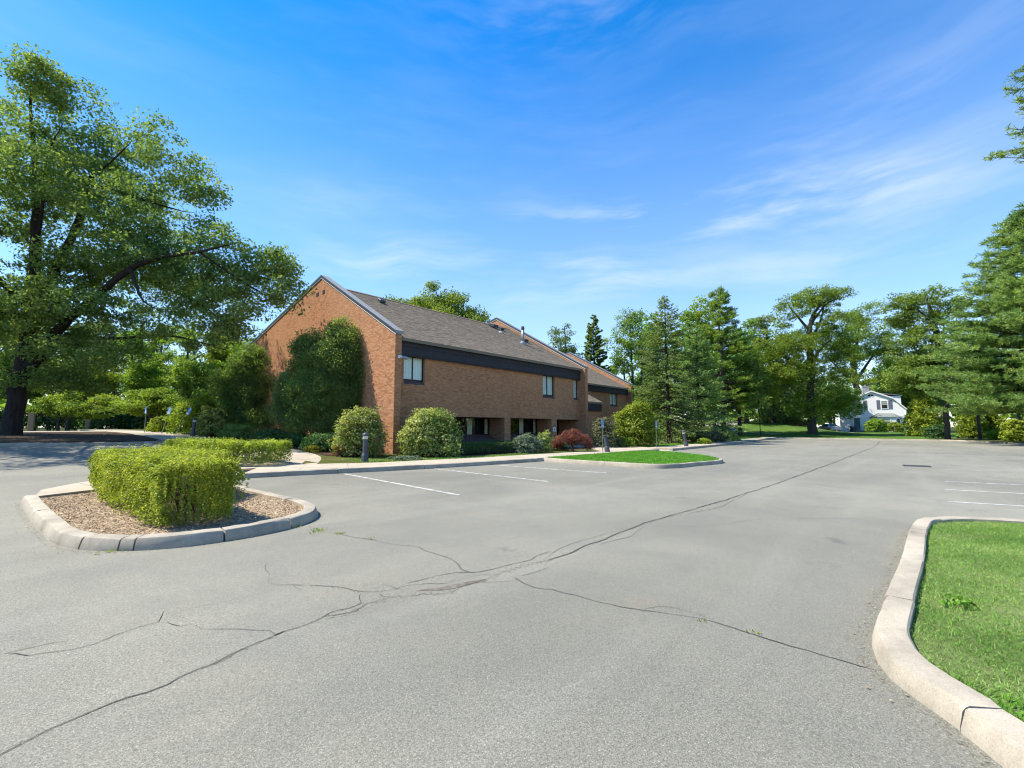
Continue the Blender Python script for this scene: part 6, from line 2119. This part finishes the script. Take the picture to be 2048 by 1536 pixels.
for (x, y, z0_) in ((0.33, -0.22, 3.9), (-0.38, -0.15, 3.6)):
    MB().lathe([(0.17, z0_), (0.18, z0_ + 0.05), (0.18, z0_ + 0.85), (0.15, z0_ + 0.92), (0.05, z0_ + 0.95)], 12, (x * 0.8, y)).build("transformer", M["lens"], up_, smooth=False)
MB().box(-1.0, 1.0, -0.25, -0.15, 8.3, 8.42).build("crossarm", M["bark"], up_)
up2 = thing("utility_pole", "far utility pole hidden among the trees beyond the driveway", "utility pole", at(1432, 82, 0))
MB().tube([(0, 0, -0.3), (0, 0, 8.6)], [0.17, 0.12], 8).build("pole", M["bark"], up2)
A_, B_ = at(1432, 82), at(1954, 49.5)
for i, (za, zb) in enumerate(((7.4, 8.0), (6.3, 7.0))):
    a, b = A_ + Vector((0, 0, za)), B_ + Vector((0, 0, zb))
    pts = [a.lerp(b, t) - Vector((0, 0, 1.0 * 4 * t * (1 - t) * 0.5)) for t in np.linspace(0, 1, 24)]
    w = MB().tube(pts, [0.018] * 24, 4).build("power_line", M["frame"])
    tag(w, ("upper" if i == 0 else "lower") + " of the two thin wires crossing behind the forked oak", "wire", "wires between the utility poles")
rk = bmesh.new()
bmesh.ops.create_icosphere(rk, subdivisions=3, radius=0.2)
for v in rk.verts:
    v.co *= 1 + 0.35 * noise.noise(v.co * 6)
    v.co.z *= 0.7
me = bpy.data.meshes.new("rock")
rk.to_mesh(me)
rk.free()
tag(link("rock", me, M["kerb"], loc=at(1456, 39.5, .14)), "small pale rock on the grass beside the far walk", "rock")

# ------------------------------------------------------------------ the white gambrel house
hs = thing("gambrel_house", "white gambrel-roofed house with shutters and a bay window at the end of the car park", "house", at(1744, 83, -0.05), CAMRZ - 0.52)
hs.scale = (1.02, 1.0, 1.06)
hw = plain("house_siding", (0.86, 0.83, 0.79), 0.7, vary=0.05)
hroof = plain("house_roof", (0.17, 0.19, 0.18), 0.9, vary=0.2)
hshut = plain("grey_shutter", (0.17, 0.17, 0.20), 0.7)
hdoor = plain("teal_door", (0.10, 0.17, 0.19), 0.5)
hchim = plain("grey_chimney", (0.30, 0.29, 0.30), 0.9, vary=0.25)
prof = [(-4.75, 0), (4.75, 0), (4.75, 4.0), (2.9, 5.9), (0, 7.15), (-2.9, 5.9), (-4.75, 4.0)]
MB().prism([(x, 0, z) for x, z in prof], (0, 0, 0), (0, 8, 0)).build("walls", hw, hs)


def gw_(z):      # half width of the gable at height z
    return 4.75 if z < 4 else (4.75 - (z - 4) * 1.85 / 1.9 if z < 5.9 else max(0.05, 2.9 - (z - 5.9) * 2.9 / 1.25))


sb = MB()
z = 0.25
while z < 6.9:
    w = min(gw_(z), gw_(z + 0.2)) - 0.06
    sb.prism([(-w, -0.002, z), (w, -0.002, z), (w, -0.012, z + 0.195), (-w, -0.012, z + 0.195)][:2] + [(w, -0.002, z + 0.195), (-w, -0.002, z + 0.195)], (0, 0, 0), (0, -0.012, 0))
    z += 0.2
o = sb.build("clapboards", hw, hs)
o["kind"] = "stuff"
for sx in (-1, 1):
    for (x0, z0_, x1, z1_) in ((4.95, 3.85, 2.98, 6.0), (2.98, 6.0, 0.0, 7.32)):
        MB().prism([(sx * x0, -0.25, z0_), (sx * x1, -0.25, z1_), (sx * x1, -0.25, z1_ - 0.14), (sx * x0, -0.25, z0_ - 0.14)], (0, 0, 0), (0, 8.5, 0)).build("roof", hroof, hs)
        MB().prism([(sx * x0, -0.27, z0_ - 0.02), (sx * x1, -0.27, z1_ - 0.02), (sx * x1, -0.27, z1_ - 0.24), (sx * x0, -0.27, z0_ - 0.24)], (0, 0, 0), (0, 0.018, 0)).build("rake_board", M["white"], hs)


def sash(x0, x1, z0, z1, y, parent=hs, cross=True):
    m = MB()
    m.box(x0 - 0.1, x0, y - 0.06, y, z0 - 0.08, z1 + 0.1).box(x1, x1 + 0.1, y - 0.06, y, z0 - 0.08, z1 + 0.1)
    m.box(x0, x1, y - 0.06, y, z1, z1 + 0.1).box(x0, x1, y - 0.075, y, z0 - 0.08, z0)
    m.box(x0, x1, y - 0.05, y - 0.01, (z0 + z1) / 2 - 0.03, (z0 + z1) / 2 + 0.03)
    w = m.build("window", M["white"], parent)
    MB().box(x0, x1, y - 0.02, y - 0.015, z0, z1).build("pane", M["glass"], w)
    MB().box(x0, x1, y - 0.012, y - 0.009, z0, z1).build("interior", M["dark"], w)
    MB().box(x0, x1, y - 0.014, y - 0.0125, (z0 + z1) / 2 + 0.2, z1).build("blind", M["curtain"], w)
    return w


for (a, b) in ((-2.2, -1.4), (1.35, 2.15)):
    sash(a, b, 4.15, 5.45, -0.016)
for (a, b) in ((-2.85, -2.4), (-1.2, -0.7), (0.65, 1.15), (2.35, 2.85)):
    m = MB().box(a, b, -0.055, -0.016, 4.05, 5.6)
    sh = m.build("shutter", hshut, hs)
    sl = MB()
    for i in range(12):
        sl.box(a + 0.05, b - 0.05, -0.065, -0.0555, 4.15 + i * 0.115, 4.15 + i * 0.115 + 0.06)
    sl.build("slats", hshut, sh)["kind"] = "stuff"
# attic fan light
m = MB()
for i in range(8):
    a, b = math.pi * i / 8, math.pi * (i + 1) / 8
    m.add([(-0.1, -0.03, 6.3), (-0.1 + 0.45 * math.cos(a), -0.03, 6.3 + 0.34 * math.sin(a)), (-0.1 + 0.45 * math.cos(b), -0.03, 6.3 + 0.34 * math.sin(b))], [(0, 1, 2)])
fl_ = m.build("fan_window", M["dark"], hs)
MB().box(-0.6, 0.4, -0.05, -0.015, 6.22, 6.3).box(-0.14, -0.06, -0.05, -0.031, 6.301, 6.64).build("frame", M["white"], fl_)
# door with surround and steps
dm = MB().box(-3.05, -2.8, -0.12, -0.016, 0.45, 2.55).box(-1.9, -1.65, -0.12, -0.016, 0.45, 2.55).box(-3.15, -1.55, -0.2, -0.016, 2.551, 2.85)
ds = dm.build("door_surround", M["white"], hs)
MB().box(-2.8, -1.9, -0.06, -0.018, 0.45, 2.55).build("door", hdoor, ds)
MB().box(-2.6, -2.1, -0.07, -0.0605, 1.3, 2.35).build("pane", M["glass"], ds)
for i in range(3):
    MB().box(-3.3 - i * 0.05, -1.5 + i * 0.05, -1.3 - 0.02 - i * 0.3, -0.02, -0.1, 0.43 - i * 0.15).build("step", M["kerb"], hs)
# bay window with hipped roof
bx = [(-0.4, -0.02), (0.45, -1.0), (3.0, -1.0), (3.85, -0.02)]
bay = MB()
bay.prism([(x, y, 0) for x, y in bx], (0, 0, 0), (0, 0, 2.7)).build("bay", M["white"], hs)
m = MB()
e = [(-0.6, -0.02, 2.7), (0.35, -1.2, 2.7), (3.1, -1.2, 2.7), (4.05, -0.02, 2.7)]
tp = [(0.6, -0.02, 3.35), (2.8, -0.02, 3.35)]
m.add(e + tp, [(0, 1, 4), (1, 2, 5, 4), (2, 3, 5), (0, 3, 2, 1)])
m.build("bay_roof", hroof, hs)
sash(1.15, 2.25, 0.95, 2.4, -1.005)
for (p, q) in (((-0.4, -0.02), (0.45, -1.0)), ((3.0, -1.0), (3.85, -0.02))):
    P0, P1 = Vector((p[0], p[1], 0)), Vector((q[0], q[1], 0))
    d = (P1 - P0).normalized()
    nrm = Vector((d.y, -d.x, 0))
    a, b = P0 + d * 0.3, P0 + d * 1.0
    m = MB()
    m.prism([a + nrm * 0.005 + Vector((0, 0, 0.95)), b + nrm * 0.005 + Vector((0, 0, 0.95)), b + nrm * 0.005 + Vector((0, 0, 2.4)), a + nrm * 0.005 + Vector((0, 0, 2.4))], (0, 0, 0), nrm * 0.02)
    w = m.build("window", M["frame"], hs)
    m = MB()
    for zz in (0.9, 1.65, 2.4):
        m.prism([a + nrm * 0.026 + Vector((0, 0, zz)), b + nrm * 0.026 + Vector((0, 0, zz)), b + nrm * 0.026 + Vector((0, 0, zz + 0.07)), a + nrm * 0.026 + Vector((0, 0, zz + 0.07))], (0, 0, 0), nrm * 0.02)
    m.build("frame", M["white"], w)
# right shed dormer, chimney, downpipe
MB().box(2.4, 4.3, 1.2, 6, 3.9, 6.3).build("dormer", hw, hs)
MB().prism([(1.6, 1.0, 6.75), (4.5, 1.0, 6.3), (4.5, 1.0, 6.42), (1.6, 1.0, 6.88)], (0, 0, 0), (0, 5.2, 0)).build("dormer_roof", hroof, hs)
MB().box(-0.75, 0.25, 3.2, 4.1, 6.5, 8.2).box(-0.8, 0.3, 3.15, 4.15, 8.201, 8.32).build("chimney", hchim, hs)
MB().box(4.55, 4.65, -0.1, -0.02, 0.1, 3.9).build("downpipe", M["white"], hs)
MB().box(-4.85, -4.62, -0.05, 0.2, 0, 3.95).build("corner_board", M["white"], hs)
# side fence with gate
fn = thing("picket_fence", "grey board fence with white posts right of the white house", "fence", at(1806, 82, 0), CAMRZ)
pk = None
for i in range(11):
    if pk is None:
        pk = MB().box(-0.075, 0.075, -0.02, 0.02, 0, 1.75).build("board", hshut, fn)
        pk.location = (-0.9, 0, 0)
    else:
        c_ = pk.copy()
        COL.objects.link(c_)
        c_.parent = fn
        c_.location = (-0.9 + i * 0.165, 0, 0)
for x in (-1.05, 0.9):
    MB().box(x - 0.08, x + 0.08, -0.08, 0.08, 0, 2.0).build("post", M["white"], fn)
MB().box(-1.0, 0.9, 0.02, 0.06, 1.4, 1.5).build("rail", hshut, fn)
# pale house glimpsed through the spruces
ph = thing("white_house", "white house glimpsed low between the spruce trunks beyond the driveway", "house", at(1412, 98, 0), CAMRZ + 0.2)
MB().box(-4, 4, 0, 7, -0.3, 2.9).build("wall", hw, ph)
MB().prism([(-4.4, -0.4, 2.91), (-4.4, 7.4, 2.91), (-4.4, 3.5, 5.2)], (0, 0, 0), (8.8, 0, 0)).build("roof", hroof, ph)
for x in (-2.4, 1.2):
    w = MB().box(x, x + 1.2, -0.05, -0.003, 0.9, 2.2).build("window", M["white"], ph)
    MB().box(x + 0.1, x + 1.1, -0.06, -0.051, 1.0, 2.1).build("pane", M["glass"], w)
    MB().box(x + 0.1, x + 1.1, -0.0505, -0.0502, 1.0, 2.1).build("interior", M["dark"], w)
# bin
bn = thing("waste_bin", "dark wheeled bin at the left corner of the white house", "bin", at(1703, 80, 0.05), CAMRZ)
MB().prism([(-0.28, -0.3, 0.05), (0.28, -0.3, 0.05), (0.33, -0.35, 1.0), (-0.33, -0.35, 1.0)], (0, 0, 0), (0, 0.65, 0)).build("body", M["copingd"], bn)
MB().box(-0.36, 0.36, -0.38, 0.36, 1.001, 1.08).build("lid", M["copingd"], bn, bevel=0.02)
# brick house fragment behind the bushes at right
rh = thing("brick_house", "low red brick house with white trim half hidden behind bushes at right", "house", at(2052, 66, -1.5), CAMRZ)
MB().box(-3.2, 6, 0, 6, -0.2, 2.3).build("wall", plain("red_brick", (0.33, 0.12, 0.075), 0.9, vary=0.25, scale=9), rh)
MB().box(-3.4, 6.2, -0.3, 6.2, 2.301, 2.75).build("eave_board", M["white"], rh)
MB().prism([(-3.5, -0.5, 2.76), (-3.5, 6.4, 2.76), (-3.5, 3, 3.7)], (0, 0, 0), (10, 0, 0)).build("roof", plain("brown_roof", (0.10, 0.08, 0.07), 0.9, vary=0.2), rh)
w = MB().box(-2.2, -1.0, -0.03, -0.002, 0.9, 1.9).build("window", M["white"], rh)
MB().box(-2.1, -1.1, -0.035, -0.031, 1.0, 1.8).build("pane", M["frame"], w)

# ------------------------------------------------------------------ parked car (seen from behind)
cr = thing("parked_car", "beige sedan parked in the drive left of the white house, seen from behind", "car", at(1670, 77, 0.13), CAMRZ - 0.12)
paint = plain("beige_paint", (0.60, 0.52, 0.46), 0.35, 0.0, vary=0.03, spec=0.5)
SEC = [  # y, half width, z bottom, z belt, z top, half width top
    (0.0, 0.78, 0.42, 0.86, 0.90, 0.70), (0.12, 0.88, 0.30, 0.92, 1.00, 0.72), (0.55, 0.91, 0.26, 0.95, 1.04, 0.70), (1.15, 0.92, 0.24, 0.95, 1.38, 0.60), (1.8, 0.92, 0.22, 0.94, 1.46, 0.60),
    (2.6, 0.92, 0.22, 0.93, 1.42, 0.60), (3.3, 0.91, 0.24, 0.92, 1.02, 0.68), (4.1, 0.88, 0.26, 0.80, 0.88, 0.66), (4.55, 0.74, 0.34, 0.66, 0.72, 0.58)]
V, F = [], []
for (y, w, zb, zm, zt, wt) in SEC:
    V += [(-w * 0.9, y, zb), (-w, y, zb + 0.15), (-w, y, zm - 0.12), (-w * 0.96, y, zm), (-wt, y, zt - 0.03), (-wt * 0.8, y, zt), (wt * 0.8, y, zt), (wt, y, zt - 0.03), (w * 0.96, y, zm), (w, y, zm - 0.12), (w, y, zb + 0.15), (w * 0.9, y, zb)]
for j in range(len(SEC) - 1):
    for i in range(12):
        F.append((j * 12 + i, j * 12 + (i + 1) % 12, (j + 1) * 12 + (i + 1) % 12, (j + 1) * 12 + i))
m = MB()
m.add(V, F + [tuple(range(11, -1, -1)), tuple((len(SEC) - 1) * 12 + i for i in range(12))])
m.build("body", paint, cr, smooth=True)
glassd = plain("car_glass", (0.05, 0.06, 0.065), 0.08, spec=0.8)
MB().add([(-0.60, 0.60, 1.075), (0.60, 0.60, 1.075), (0.50, 1.10, 1.375), (-0.50, 1.10, 1.375)], [(0, 1, 2, 3)]).build("rear_window", glassd, cr)
for sx in (-1, 1):
    MB().add([(sx * 0.875, 0.9, 0.98), (sx * 0.875, 3.0, 0.98), (sx * 0.635, 2.6, 1.38), (sx * 0.635, 1.3, 1.38)], [(0, 1, 2, 3)]).build("side_window", glassd, cr)
    MB().prism([(sx * 0.52, -0.01, 0.68), (sx * 0.84, 0.02, 0.70), (sx * 0.84, 0.02, 0.86), (sx * 0.52, -0.01, 0.84)], (0, 0, 0), (0, 0.06, 0)).build("tail_light", plain("tail_red", (0.35, 0.03, 0.03), 0.3), cr)
    for y in (0.85, 3.65):
        wl_ = MB().tube([(sx * 0.72, y, 0.32), (sx * 0.92, y, 0.32)], [0.32, 0.32], 18).build("wheel", M["frame"], cr)
        MB().tube([(sx * 0.921, y, 0.32), (sx * 0.93, y, 0.32)], [0.2, 0.18], 14).build("rim", M["greymetal"], wl_)
    MB().box(sx * 1.0 - 0.09, sx * 1.0 + 0.09, 2.85, 2.98, 0.95, 1.08).build("mirror", paint, cr, bevel=0.02)
MB().box(-0.86, 0.86, -0.07, 0.1, 0.36, 0.58).build("bumper", paint, cr, bevel=0.03)
MB().box(-0.26, 0.26, -0.035, -0.005, 0.66, 0.80).build("number_plate", M["white"], cr)
